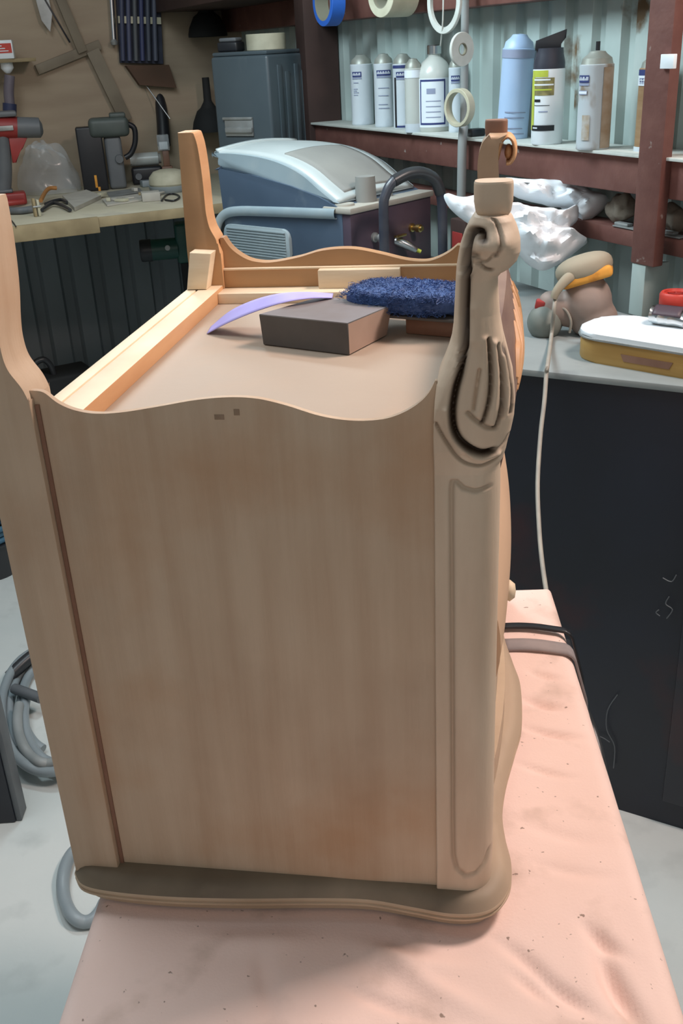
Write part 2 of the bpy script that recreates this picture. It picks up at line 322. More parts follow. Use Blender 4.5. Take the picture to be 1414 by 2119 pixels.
bm = B(); bx(bm, -3.28, -2.50, 1.12, 1.455, .78, 1.3, .004); tag(obj('wall_cupboard', bm, M['darkwood'], rot=(0, 0, RZR)), 'dark brown cupboard high in the corner above the slate tin', 'cupboard')

# left bench
BL = .20
t = thing('workbench', 'long plywood workbench crowded with tools against the plywood wall', 'workbench', rm(2.9, 0, FL), RZL)
bm = B(); bx(bm, -1.5, 1.33, 2.44-2.9, 3.29-2.9, BL-.018-FL, BL-FL, .001); obj('worktop', bm, M['benchwood'], t)
bm = B(); bx(bm, -1.5, .62, 2.425-2.9, 2.44-2.9, BL-.045-FL, BL+.002-FL, .002); obj('front_edge', bm, M['bench_edge'], t)
bm = B(); bx(bm, .62, 1.33, 2.43-2.9, 2.44-2.9, BL-.03-FL, BL-FL, .002); obj('front_edge', bm, M['bench_edge'], t)
for x in (-1.3, 1.25):
    bm = B(); bx(bm, x-.03, x+.03, 2.6-2.9, 2.66-2.9, 0, BL-.018-FL); obj('leg', bm, M['darkwood'], t)

# right bench: dark steel cabinet, dusty top
BR = .11
a_ = pz(1095, 765, BR); b_ = pz(1414, 799, BR); dirb = (b_-a_).normalized(); angb = math.atan2(dirb.y, dirb.x)
t = thing('steel_bench', 'black and navy steel bench cabinet with dusty grey top', 'workbench', (a_.x, a_.y, FL), angb)
# local: x along the front edge, y into depth ; keep the back clear of the wall
def inwall(lx, ly):
    p = Vector((a_.x, a_.y, 0))+Vector((dirb.x, dirb.y, 0))*lx+Vector((-dirb.y, dirb.x, 0))*ly; return p
def back_y(lx):  # y where e2 = 1.385
    nrm = Vector((-dirb.y, dirb.x, 0)); p0 = Vector((a_.x, a_.y, 0))+Vector((dirb.x, dirb.y, 0))*lx
    return (1.338-p0.dot(E2))/nrm.dot(E2)
xs0, xs1 = -.30, .62
poly = [(xs0, 0), (xs1, 0), (xs1, back_y(xs1)), (xs0, back_y(xs0))]
fl_ = inwall(xs0, 0); fr_ = inwall(xs1, 0); bk = inwall(xs1, back_y(xs1)); l_ = rm(2.20, .93, 0); k_ = rm(2.40, 1.337, 0); mid = rm(1.25, .62, 0)
obj('worktop', exy([(p.x, p.y) for p in (fl_, fr_, bk, k_, l_)], BR-.012, BR, bev=.002), M['benchtop'], t, world=True)
poly2 = [(xs0+.01, .012), (xs1-.01, .012), (xs1-.01, back_y(xs1)-.01), (xs0+.01, back_y(xs0)-.01)]
for q_ in ((2.34, .90), (2.34, 1.28)):
    bm = B(); cyl(bm, rm(*q_, FL), rm(*q_, BR-.012), .02, n=12); obj('leg', bm, M['darkwood'], t, world=True)
obj('cabinet_body', exy(poly2, .0, BR-FL-.012), M['navy'], t)
bm = B(); bx(bm, .30, .60, .004, .013, .06, .84, .003); obj('door', bm, M['navy'], t)

fn_ = Vector((dirb.y, -dirb.x, 0)).normalized()
def pbf(x, y): return pl(x, y, Vector((a_.x, a_.y, 0))-fn_*.0035, fn_)
for pts in ([(1278, 1438), (1258, 1470), (1256, 1510), (1272, 1545), (1270, 1590)], [(1238, 1523), (1250, 1528), (1262, 1536)], [(1366, 1275), (1358, 1268), (1364, 1262)], [(1385, 1235), (1378, 1250), (1392, 1262), (1380, 1280)], [(1372, 1196), (1390, 1204), (1400, 1190)]):
    bm = B(); tube(bm, [pbf(x, y)-fn_*.0005 for x, y in pts], .0010, 6, 4); obj('scratch', bm, M['greymid'], t, world=True)

# ================= CLOTH-COVERED TABLE =================
TA = math.radians(6.2); TC = Vector((0.24, 0.14, FL))
tb = thing('work_table', 'narrow trestle table standing under the peach cloth', 'table', TC, TA)
bm = B(); bx(bm, -.215, .205, -.50, .375, .715, .735, .004); obj('tabletop', bm, M['palewood'], tb)
for sx in (-.17, .17):
    for sy in (-.42, .30):
        bm = B(); cyl(bm, (sx*1.05, sy, 0), (sx, sy, .715), .016, .018, 12); obj('leg', bm, M['rubber'], tb)
# cloth: local frame same as table; top at z = .765 (world -.035)
TOPZ = -.0368-FL
folds = []
def cloth_h(x, y):
    v = Vector((x, y, 0)); h = noise.noise(v*7)*.0016+noise.noise(v*23)*.0006
    # creases
    for (cx, cy, ang, ln, wd, am) in CREASE:
        dx, dy = x-cx, y-cy; u = dx*math.cos(ang)+dy*math.sin(ang); q = -dx*math.sin(ang)+dy*math.cos(ang)+.01*math.sin(u*25+cx*40)
        h += 1.7*am*math.exp(-(q/wd)**2)*math.exp(-(u/ln)**2)
    return h
def tl(x, y):  # pixel -> table local
    p = pz(x, y, -.035); q = Matrix.Rotation(-TA, 4, 'Z') @ (p-Vector((TC.x, TC.y, 0))); return q.x, q.y
CREASE = []
for (x0, y0, x1, y1, wd, am) in [(1090, 1435, 1165, 1450, .006, -.006), (1110, 1378, 1160, 1395, .005, -.004), (1100, 1495, 1195, 1512, .004, -.005), (1080, 1575, 1180, 1590, .004, -.003),
        (1020, 1960, 1150, 2060, .006, -.004), (1260, 1960, 1340, 2119, .008, -.009), (1230, 1900, 1300, 1960, .006, -.006), (700, 2040, 900, 2080, .005, -.003), (560, 1960, 540, 2100, .008, -.003),
        (820, 1960, 1000, 2100, .008, .003), (1100, 1780, 1250, 1790, .006, -.002), (750, 1950, 950, 1990, .01, .004), (1130, 2040, 1230, 2080, .006, -.005), (1050, 2030, 1120, 2080, .005, -.005), (420, 1920, 640, 1960, .012, .003), (1090, 1700, 1230, 1720, .008, -.002)]:
    a0, b0 = tl(x0, y0); a1, b1 = tl(x1, y1); CREASE.append(((a0+a1)/2, (b0+b1)/2, math.atan2(b1-b0, a1-a0), math.hypot(a1-a0, b1-b0)*.5, wd, am))
XR0, XR1, YR0, YR1 = -.225, .228, -.52, .405
def cloth_f(u, v):
    x = XR0-.13+(XR1-XR0+.26)*u; y = YR0-.10+(YR1-YR0+.20)*v
    over_x = max(XR0-x, 0, x-XR1); over_y = max(YR0-y, 0, y-YR1)
    rr = .016
    sx = -1 if x < XR0 else 1; sy = -1 if y < YR0 else 1
    def wrap(o):
        L = rr*PI/2
        if o <= 0: return 0, 0
        if o < L: a = o/rr; return rr*math.sin(a), rr*(1-math.cos(a))
        return rr, rr+(o-L)
    ox, dx = wrap(over_x); oy, dy = wrap(over_y)
    px = (XR0-ox if x < XR0 else (XR1+ox if x > XR1 else x)); pyy = (YR0-oy if y < YR0 else (YR1+oy if y > YR1 else y))
    d = max(dx, dy); z = TOPZ-d
    fade = 1-smoothstep(0, .02, d)
    z += cloth_h(px, pyy)*fade
    if d > .01:
        wv = (d-.01)*.22*noise.noise(Vector((x*0 if over_x else x*9, y*9 if over_x else 0, 3)))
        if over_x > 0: px += sx*abs(wv)
        if over_y > 0: pyy += sy*abs(wv)
        if over_x > 0 and x > 0:
            px += .012*smoothstep(.01, .06, d)*math.exp(-((y-.22)/.10)**2)
    return Vector((px-TC.x*0, pyy, z))
bm = B(); grid(bm, cloth_f, 190, 300)
cl = obj('table_cloth', bm, M['cloth'], loc=TC, rot=(0, 0, TA), smooth=180)
md = cl.modifiers.new('thick', 'SOLIDIFY'); md.thickness = .002; md.offset = -1
tag(cl, 'creased peach pink cloth with sawdust draped over the narrow table', 'cloth')
# dusty band and black strap round the far end of the table
xa, ya = tl(1100, 1302); xb, yb = tl(1100, 1335)
def band(y0, y1, lift, xx1=XR1):
    bm = B(); pr_ = [(-.05, 0)]
    path = [(-.02, TOPZ+lift+.001)]+[(xx1-.02+.02*0, TOPZ+lift+.001)]+[(xx1+.016*math.sin(a)+lift, TOPZ-.016*(1-math.cos(a))+lift+.001) for a in (.3, .7, 1.1, 1.5)]+[(xx1+.018+lift+.012, TOPZ-.06), (xx1+.02+lift+.012, TOPZ-.10)]
    path = [(tl(1038, 1320)[0], TOPZ+lift)]+path[1:]
    def f(u, v):
        i = u*(len(path)-1); k = min(int(i), len(path)-2); t = i-k
        x = path[k][0]*(1-t)+path[k+1][0]*t; z = path[k][1]*(1-t)+path[k+1][1]*t
        return Vector((x, y0+(y1-y0)*v-.02*smoothstep(xx1-.05, xx1+.05, x), z))
    grid(bm, f, 40, 4); return bm
o = obj('cover_strip', band(yb-.012, yb+.012, .004), M['clothdirty'], loc=TC, rot=(0, 0, TA), smooth=180)
md = o.modifiers.new('thick', 'SOLIDIFY'); md.thickness = .003; tag(o, 'dusty grey cloth strip across the far end of the table', 'cloth')
o = obj('tie_strap', band(ya-.004, ya+.006, .008), M['black'], loc=TC, rot=(0, 0, TA), smooth=180)
md = o.modifiers.new('thick', 'SOLIDIFY'); md.thickness = .003; tag(o, 'thin black strap tied across the peach cloth', 'strap')

# ================= THE CABINET (upside down) =================
D = .55
cab = thing('bedside_cabinet', 'sanded wooden bedside cabinet standing upside down on the peach cloth', 'cabinet', (0.19, D/2, -.035))
def C(name, bm, m, **k): return obj(name, bm, m, cab, world=True, **k)
# top board (lowest now) with serpentine edge
near = [(155, 1812), (172, 1838), (230, 1852), (350, 1863), (500, 1867), (650, 1866), (760, 1869), (850, 1884), (930, 1898), (990, 1897), (1030, 1880), (1056, 1840), (1058, 1790), (1046, 1740), (1040, 1690), (1047, 1630), (1066, 1560), (1080, 1505), (1085, 1460)]
P = [pz(x, y, -.014) for x, y in near]; half = [(p.x, p.y) for p in P if p.y < D/2]
P2 = half+[(x, D-y) for x, y in half[::-1]]
sm = crom([Vector((x, y, 0)) for x, y in P2], 6); out2 = [(p.x, p.y) for p in sm]+[(-.004, D-.01), (-.004, .01)]
out2 = [p for i, p in enumerate(out2) if i == 0 or math.hypot(p[0]-out2[i-1][0], p[1]-out2[i-1][1]) > 1e-4]
def inset(pts, d):
    n = len(pts); r = []
    for i in range(n):
        a = Vector(pts[i-1]); b = Vector(pts[(i+1) % n]); t_ = (b-a); L = t_.length or 1; nn = Vector((-t_.y, t_.x))/L
        r.append((pts[i][0]+nn.x*d, pts[i][1]+nn.y*d))
    return r
layers = [(.014, 0.0), (.009, -.0012), (.005, -.0040), (.002, -.0085), (.0006, -.0105), (0, -.0115), (0, -.0132), (.0014, -.0138), (.0014, -.0152), (.0, -.0160), (.0, -.0178), (.003, -.0190), (.010, -.0220), (.012, -.0340)]
bm = B(); rings = [[bm.verts.new((x, y, z)) for x, y in inset(out2, d)] for d, z in layers]
for A_, B_ in zip(rings, rings[1:]):
    for i in range(len(A_)):
        f = bm.faces.new((A_[i], A_[(i+1) % len(A_)], B_[(i+1) % len(A_)], B_[i])); f.material_index = 0 if A_ in rings[:4] else 1
bm.faces.new(rings[0]); bm.faces.new(rings[-1][::-1])
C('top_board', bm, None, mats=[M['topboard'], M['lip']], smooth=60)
# side panels with wavy upper edge
wn = [(60, 812), (85, 816), (115, 838), (150, 853), (195, 860), (250, 857), (320, 846), (400, 832), (470, 826), (530, 829), (590, 843), (650, 862), (700, 872), (750, 875), (800, 870), (840, 855), (870, 835), (889, 814), (900, 792)]
wf = [(462, 492), (480, 516), (510, 536), (540, 543), (570, 542), (620, 532), (660, 520), (700, 515), (740, 516), (790, 526), (840, 538), (880, 541), (905, 535), (930, 522), (947, 508)]
pn = [py(x, y, .0) for x, y in wn]; pf = [py(x, y, .53) for x, y in wf]
def panel(ps, y0, y1, x0, x1):
    c = crom([Vector((p.x, 0, p.z)) for p in ps], 5); return exz([(x0, -.008), (x1, -.008), (x1, c[-1].z)]+[(p.x, p.z) for p in c[::-1]]+[(x0, c[0].z)], y0, y1)
xl = pn[0].x; xr = pn[-1].x
C('side_panel', panel(pn, .004, .0085, xl-.004, xr+.001), M['sanded'])
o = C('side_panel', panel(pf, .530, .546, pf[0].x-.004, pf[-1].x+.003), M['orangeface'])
# back stiles, each with the curved rear foot above
fx = [(400, 275), (408, 300), (415, 340), (420, 380), (424, 420), (427, 445), (434, 472), (446, 494), (449, 505)]
fp = [py(x, y, .52) for x, y in fx]
prof_r = crom([Vector((p.x, 0, p.z)) for p in fp], 5)
NPR = [(.0335, .557), (.0335, .535), (.0325, .515), (.0305, .494), (.0275, .474), (.0265, .460), (.0285, .447), (.0360, .434), (.0395, .424)]
near_prof = crom([Vector((a, 0, b)) for a, b in NPR], 5)
def stile(y0, y1, m, mats=None, prof_r=None):
    prof_r = prof_r or globals()['prof_r']
    pts = [(0, -.008), (.040, -.008), (.040, .36), (.040, .425)]+[(p.x, p.z) for p in prof_r[::-1]]+[(prof_r[0].x-.003, .557), (.004, .557), (.002, .50), (.0, .43)]
    bm = exz(pts, y0, y1, bev=.0012); bmesh.ops.recalc_face_normals(bm, faces=bm.faces)
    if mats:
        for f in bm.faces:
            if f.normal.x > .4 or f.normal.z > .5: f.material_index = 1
    return bm
o = C('rear_leg', stile(-.003, .032, None, True, near_prof), None, mats=[M['sanded'], M['sanded']])
o = C('rear_leg', stile(.520, .553, None, True), None, mats=[M['orangeface'], M['orangewood']]); o['label'] = 'orange rear leg with lit and shaded tones'  # brighter tone on front and top sides paints the light falling there
for (x, y, w_, h_) in ((454, 863, .0034, .0018), (490, 853, .0020, .0022)):
    p = py(x, y, .004); bm = B(); bx(bm, p.x-w_, p.x+w_, .0037, .0041, p.z-h_, p.z+h_, .0001); C('ink_mark', bm, mat('faint_brown_stamp', (.26, .17, .11), .7, c2=(.32, .22, .15), scale=60))
# dark joint gap between stile and panel
bm = B(); bx(bm, .0405, .0435, .0025, .006, 0, .42); C('joint_line', bm, M['footbrown'])
# back panel
bm = B(); bx(bm, .004, .016, .03, .52, 0, .385); C('back_panel', bm, M['palewood'])
# underside board (now facing up)
ZB = .372
bm = B(); bx(bm, .016, .352, .022, .530, ZB-.014, ZB, 0); C('underside_board', bm, M['mdf'])
# back rails: outer strip, groove, inner rail with orange inner face
bm = B(); bx(bm, .000, .0125, .03, .52, .340, .388, .001); C('back_rail', bm, M['palewood'])
bm = B(); bx(bm, .0145, .0385, .022, .53, ZB, .388, .0008)
for f in bm.faces:
    f.normal_update(); f.material_index = 1 if f.normal.x > .7 else 0
C('inner_back_rail', bm, None, mats=[M['palewood'], M['orangewood']])
# far rails
bm = B(); bx(bm, .0385, .345, .494, .530, ZB, ZB+.012, .0008); C('cleat', bm, M['palewood'])
bm = B(); bx(bm, .038, .345, .5245, .530, ZB+.012, .4045, .0008); C('side_rail', bm, M['orangeface'])
bm = B(); bx(bm, .0385, .345, .523, .530, .4045, .4065, .0004); C('rail_edge', bm, M['palewood'])
p0 = py(660, 590, .515); p1 = py(828, 560, .515); bm = B(); bx(bm, p0.x, p1.x, .512, .5245, ZB+.012, .405, .001); C('glue_block', bm, M['palewood'])
# corner block in front of the far rear leg
q = [py(394, 522, .50), py(438, 524, .50), py(430, 610, .50), py(389, 606, .50)]
bm = exz([(p.x, max(p.z, .3885)) for p in q], .497, .52, bev=.001); C('corner_block', bm, M['palewood'])
bm = B(); bx(bm, .0385, .052, .30, .52, ZB, ZB+.003); bm.free()
# ----- carved front legs -----
silL = [(370, 981), (378, 980), (400, 980), (425, 985), (436, 990), (440, 997), (444, 992), (450, 984), (470, 970), (490, 960), (520, 950), (560, 943), (620, 940), (680, 937), (715, 932), (740, 925), (765, 916), (785, 908), (800, 903), (830, 900), (900, 898), (1000, 899), (1400, 901), (1837, 904)]
silR = [(370, 1062), (378, 1064), (400, 1064), (425, 1060), (436, 1055), (440, 1048), (444, 1054), (450, 1060), (470, 1070), (490, 1076), (515, 1077), (535, 1070), (550, 1055), (558, 1038), (566, 1031), (600, 1031), (660, 1035), (700, 1042), (740, 1052), (780, 1062), (820, 1066), (850, 1064), (880, 1058), (900, 1052), (920, 1048), (940, 1042), (950, 1036), (965, 1036), (1000, 1036), (1400, 1027), (1780, 1019), (1837, 1015)]
YM = .022; ZNECK = py(1018, 442, .02).z
sl = [py(x, y, .0) for y, x in silL]; sr = [py(x, y, YM) for y, x in silR]
slz = np.array([p.z for p in sl][::-1]); slx = np.array([p.x for p in sl][::-1]); srz = np.array([p.z for p in sr][::-1]); srx = np.array([p.x for p in sr][::-1])
slz[0] = -.004; srz[0] = -.004
ztop = float(max(slz[-1], srz[-1]))
def XL(z): return float(np.interp(z, slz, slx))
def XR(z): return float(np.interp(z, srz, srx))
def sz_(pts): return np.array([[py(x, y, .004).x, py(x, y, .004).z] for x, y in pts])
def polydist(P, pts):
    d = np.full(len(P), 9.)
    for a, b in zip(pts[:-1], pts[1:]):
        ab = b-a; t = np.clip(((P-a)@ab)/max(ab@ab, 1e-12), 0, 1); d = np.minimum(d, np.hypot(*(P-a-t[:, None]*ab).T))
    return d
def sp(pts, k=5): return [(p.x, p.y) for p in crom([Vector((x, y, 0)) for x, y in pts], k)]
GRO = [  # (pixel curve, half width px, depth m, stain)
 (sp([(1002, 492), (998, 480), (985, 478), (975, 487), (968, 515), (965, 560), (963, 620), (962, 700), (956, 755), (944, 800), (938, 845), (944, 885), (965, 912), (995, 928), (1020, 928)]), 6.5, .0065, 1.),
 (sp([(904, 866), (925, 905), (955, 945), (990, 958), (1015, 954), (1032, 946)]), 3.5, .0028, .35),
 (sp([(1011, 700), (1016, 760), (1014, 810), (1004, 850), (998, 866)]), 3.5, .0038, .8),
 (sp([(1030, 715), (1038, 770), (1039, 830), (1032, 862), (1026, 876)]), 3.5, .0038, .8),
 (sp([(1043, 720), (1054, 780), (1060, 830), (1056, 855)]), 3, .003, .9),
 (sp([(993, 760), (985, 810), (981, 838)]), 4, .0022, .12),
 (sp([(970, 844), (982, 856), (997, 868), (1012, 876), (1026, 878)]), 4.5, .0028, .3),
 (sp([(1012, 450), (1026, 458), (1033, 480), (1032, 505), (1026, 525)]), 2.8, .0026, .5),
 (sp([(983, 520), (992, 540), (1004, 552), (1018, 556)]), 3, .003, .35),
 (sp([(990, 532), (1002, 538), (1012, 534), (1022, 520)]), 2.5, .0015, .3),
 (sp([(1053, 905), (1040, 922), (1022, 930)]), 2.5, .002, .5),
 ([(985, 440), (1052, 440)], 4.5, .003, .9),
 # long sunk panel outline on the post
 ([(1012, 1008), (985, 1012), (960, 1005), (946, 992), (937, 992), (935, 1010), (937, 1400), (938, 1700), (939, 1762), (946, 1790), (962, 1803), (985, 1802), (1004, 1790), (1012, 1770)], 5.5, .0024, .22)]
GROW = [(sz_(c), w_, dp, st) for c, w_, dp, st in GRO]
RAI = [([(1003, 700), (1004, 780), (990, 850)], 7, .002), ([(1022, 710), (1027, 790), (1018, 865)], 7, .0022), ([(1045, 740), (1050, 800), (1044, 855)], 6, .002), ([(985, 640), (985, 700)], 14, .002), ([(1035, 500), (1036, 501)], 22, .006), ([(1003, 505), (1004, 506)], 16, .004), ([(950, 900), (985, 940), (1028, 938)], 7, .003), ([(925, 840), (930, 880), (955, 925)], 7, .002)]
RAIW = [(sz_(sp(c) if len(c) > 2 else c), w_, dp) for c, w_, dp in RAI]
PXM = .00031
def post_section(z):
    """x-left, x-right, y-front, y-back, corner radius"""
    xl_, xr_ = XL(z), XR(z)
    if z > .5405: return xl_, xr_, -.003+.004, .044, .020
    # depth in y follows
    yf = float(np.interp(z, [0, .372, .39, .42, .45, .478, .50, .52, .535, .545], [.0, .0, -.004, -.006, -.002, .002, .002, -.002, .002, .008]))
    yb = float(np.interp(z, [0, .372, .40, .45, .50, .52, .545], [.055, .055, .055, .048, .042, .044, .038]))
    rad = float(np.interp(z, [0, .372, .40, .45, .50, .545], [.026, .026, .022, .016, .017, .018]))
    return xl_, xr_, yf, yb, min(rad, (xr_-xl_)*.48, (yb-yf)*.48)
def leg_mesh(mirror=False, NZ=560):
    zs = np.concatenate([np.linspace(-.004, .34, 150), np.linspace(.3407, ZNECK, NZ-150)])
    secs = []; nf = 90; S = []
    for z in zs:
        xl_, xr_, yf, yb, r = post_section(z); r_l = max(.0012, r*smoothstep(.405, .465, z))
        # path: back-left -> front-left -> front-right(corner) -> back-right -> close
        path = []
        path.append((xl_, yb-r_l)); path.append((xl_, yf+r_l))
        for k in range(1, 8): a = k/8*PI/2; path.append((xl_+r_l-r_l*math.cos(a), yf+r_l-r_l*math.sin(a)))
        path.append((xl_+r_l, yf)); path.append((xr_-r, yf))
        for k in range(1, 12): a = k/12*PI/2; path.append((xr_-r+r*math.sin(a), yf+r-r*math.cos(a)))
        path.append((xr_, yf+r)); path.append((xr_, yb-r*.3)); path.append((xr_-r*.3, yb)); path.append((xl_+r_l, yb)); path.append((xl_, yb-r_l))
        p = np.array(path); cnts = [14]+[1]*7+[2, 30]+[2]*11+[2, 10, 1, 8, 1]; assert len(cnts) == len(p)-1, (len(cnts), len(p))
        q_ = [p[k]+(p[k+1]-p[k])*(m_/cnts[k]) for k in range(len(p)-1) for m_ in range(cnts[k])]; nf = len(q_); q_ = np.array(q_)
        secs.append(np.concatenate([q_, np.full((nf, 1), z)], 1))
    V = np.array(secs)                                   # NZ x nf x 3
    du = np.roll(V, -1, 1)-np.roll(V, 1, 1); dv = np.gradient(V, axis=0); N = np.cross(du, dv); N /= np.linalg.norm(N, axis=2, keepdims=True)+1e-12
    ctr = V.mean(1, keepdims=True); sg = np.sign(((V-ctr)*N)[..., :2].sum(-1, keepdims=True)); N = N*np.where(sg == 0, 1, sg); N[..., 2] = 0
    flat = V.reshape(-1, 3)[:, [0, 2]]; front = (V[..., 1] < .030).reshape(-1)
    disp = np.zeros(len(flat)); st = np.zeros(len(flat))
    fade = np.clip((.034-V[..., 1].reshape(-1))/.012, 0, 1)
    for c, w_, dp in RAIW:
        d = polydist(flat, c); disp += dp*np.exp(-(d/(w_*PXM))**2)*fade
    for c, w_, dp, s_ in GROW:
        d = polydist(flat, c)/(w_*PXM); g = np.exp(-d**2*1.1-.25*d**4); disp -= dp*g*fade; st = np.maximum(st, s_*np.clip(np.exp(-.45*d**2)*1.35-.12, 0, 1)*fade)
    V = V+N*disp.reshape(V.shape[:2])[..., None]
    if mirror: V[..., 1] = D-V[..., 1]
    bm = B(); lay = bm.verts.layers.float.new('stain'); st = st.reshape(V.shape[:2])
    vv = []
    for i in range(V.shape[0]):
        row = []
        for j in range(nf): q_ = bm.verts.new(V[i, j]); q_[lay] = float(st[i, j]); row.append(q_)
        vv.append(row)
    for i in range(V.shape[0]-1):
        for j in range(nf): bm.faces.new((vv[i][j], vv[i][(j+1) % nf], vv[i+1][(j+1) % nf], vv[i+1][j]))
    bm.faces.new(vv[0][::-1]); bm.faces.new(vv[-1])
    return bm
def foot_block(yc):
    a = py(981, 374, .022); b = py(1064, 374, .022); cx = (a.x+b.x)/2; r0 = (b.x-a.x)/2; zt = a.z; H = zt-ZNECK+.002; bm = B()
    prof = [(.0, 0), (.60, 0), (.74, .02), (.90, .16), (.99, .45), (1.0, .80), (.99, .95), (.95, 1.0), (0, 1.0)]
    def f(u, v):
        k = v*(len(prof)-1); i = min(int(k), len(prof)-2); t_ = k-i; rr = (prof[i][0]*(1-t_)+prof[i+1][0]*t_)*r0; z = ZNECK-.002+H*(prof[i][1]*(1-t_)+prof[i+1][1]*t_)
        a_ = 2*PI*u; q = lambda c: math.copysign(abs(c)**.72, c)
        return Vector((cx+rr*q(math.cos(a_)), yc+rr*.95*q(math.sin(a_)), z))
    grid(bm, f, 48, 33, cu=True); bmesh.ops.remove_doubles(bm, verts=bm.verts, dist=1e-6); return bm
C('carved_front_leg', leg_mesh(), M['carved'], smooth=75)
# far leg: same leg mirrored, with the knee volute seen from inside
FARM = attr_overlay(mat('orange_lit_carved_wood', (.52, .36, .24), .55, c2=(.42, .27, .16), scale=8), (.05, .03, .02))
fl_px = [((1014, 275), (1050, 275)), ((1008, 282), (1044, 282)), ((1000, 292), (1036, 291)), ((995, 305), (1033, 302)), ((991, 320), (1032, 318)), ((989, 340), (1032, 340)), ((989, 372), (1033, 372)), ((988, 430), (1036, 430)), ((984, 520), (1046, 520))]
A_ = [(py(*a, .515), py(*b, .515)) for a, b in fl_px]
outl = crom([Vector((a.x, 0, a.z)) for a, b in A_], 4); outr = crom([Vector((b.x, 0, b.z)) for a, b in A_], 4)
bm = exz([(p.x, p.z) for p in outr]+[(outr[-1].x, -.004), (outl[-1].x, -.004)]+[(p.x, p.z) for p in outl[::-1]], .500, .548, bev=.005)
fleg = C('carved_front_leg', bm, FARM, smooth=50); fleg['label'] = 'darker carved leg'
vp = [py(x, y, .515) for x, y in [(1028, 330), (1034, 305), (1040, 288), (1052, 281), (1062, 289), (1066, 304), (1064, 322), (1056, 335), (1048, 336)]]
bm = B(); P_ = crom([Vector((p.x, 0, p.z)) for p in vp], 5)
def volf(u, v):
    k = u*(len(P_)-1); i = min(int(k), len(P_)-2); p = P_[i].lerp(P_[i+1], k-i); T_ = (P_[min(i+1, len(P_)-1)]-P_[max(i-1, 0)]).normalized(); nn = Vector((-T_.z, 0, T_.x)); a = 2*PI*v; r_ = .0026
    return Vector((p.x, .524, p.z))+nn*r_*math.cos(a)+Vector((0, .024, 0))*math.copysign(abs(math.sin(a))**.5, math.sin(a))
grid(bm, volf, 50, 20, cv=True); bmesh.ops.holes_fill(bm, edges=[e for e in bm.edges if e.is_boundary], sides=0)
q_ = py(1053, 316, .515); ellipsoid(bm, (q_.x, .526, q_.z), (.0045, .020, .008), n=16)
C('volute', bm, M['orangewood'], smooth=60)
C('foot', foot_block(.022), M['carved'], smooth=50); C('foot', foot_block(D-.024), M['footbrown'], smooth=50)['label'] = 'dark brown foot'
# front: apron, drawer fronts bowed outwards, moulding
def bow(y): t_ = (y-.06)/(D-.12); return math.sin(PI*min(max(t_, 0), 1))**.8
def bowed(z0, z1, base, amp, th=.016, y0=.055, y1=D-.055, zf=None, bulge=.0):
    bm = B()
    def f(u, v):
        y = y0+(y1-y0)*u; k = v*4
        zz0 = z0; zz1 = zf(u) if zf else z1
        if k < 1: return Vector((base-th+amp*bow(y), y, zz0+(zz1-zz0)*k))
        if k < 2: return Vector((base-th+th*(k-1)+amp*bow(y), y, zz1))
        if k < 3: s = 3-k; return Vector((base+amp*bow(y)+bulge*math.sin(PI*s), y, zz0+(zz1-zz0)*s))
        return Vector((base-th*(k-3)+amp*bow(y), y, zz0))
    grid(bm, f, 60, 40, cv=True); bmesh.ops.remove_doubles(bm, verts=bm.verts, dist=1e-6)
    # end caps
    es = [e for e in bm.edges if e.is_boundary]
    if es: bmesh.ops.holes_fill(bm, edges=es, sides=0)
    return bm
bm = bowed(.140, .262, .350, .010, bulge=.014); dr = C('drawer_front', bm, mat('sanded_tan_drawer', (.66, .44, .29), .6, c2=(.58, .38, .25), scale=7), smooth=50)
bm = bowed(.030, .122, .348, .013, bulge=.004); dr2 = C('drawer_front', bm, M['lip'], smooth=50)
bm = bowed(.122, .139, .350, .0165); C('front_rail', bm, M['lip'])
bm = bowed(-.006, .029, .347, .025); C('front_rail', bm, M['lip'])
bm = bowed(.263, .372, .345, .010); C('front_rail', bm, M['orangeface'])
# knobs
for z in (.075, .20):
    pk = py(1052, 1222, D/2) if z < .1 else None
kp = py(1053, 1218, .44)
bm = B(); lathe(bm, [(0, 0), (.005, 0), (.004, .006), (.009, .011), (.011, .016), (.007, .021), (0, .022)], 20, Matrix.Translation((.3585, .27, .1315)) @ Matrix.Rotation(PI/2, 4, 'Y')); C('rail_ornament', bm, M['palewood'], smooth=70)
# shaped apron between the front legs, bulging forward, with carved edge ridges
def apz(u): c_ = abs(2*u-1); return .452-.030*c_**2+.035*max(0, c_-.72)/.28
bm = bowed(.328, .40, .352, .012, th=.014, y0=.045, y1=D-.045, zf=apz, bulge=.0125); C('apron', bm, mat('unsanded_plum_brown_wood', (.17, .10, .085), .5, c2=(.30, .20, .15), scale=10, stretch=(1, 1, 4)), smooth=60)
for sgn in (0, 1):
    bm = B(); f0 = (lambda v: v if sgn == 0 else D-v)
    def ax(y, z): return .352+.012*bow(y)+.0125*math.sin(PI*min(max((z-.328)/(.448-.328), 0), 1))
    for k in range(5):
        ys = [.235-.022*k+.018*t_ for t_ in (0, 1, 2, 3)]; zs_ = [.345+.012*k, .375+.008*k, .410, .440-.004*k]
        tube(bm, [(ax(f0(y), z), f0(y), z) for y, z in zip(ys, zs_)], lambda t_: .0042*math.sin(PI*(.1+.82*t_))+.0004, 8, 6)
    C('carved_leaf', bm, M['orangewood'])
# ================= THINGS ON THE CABINET =================
zb = ZB
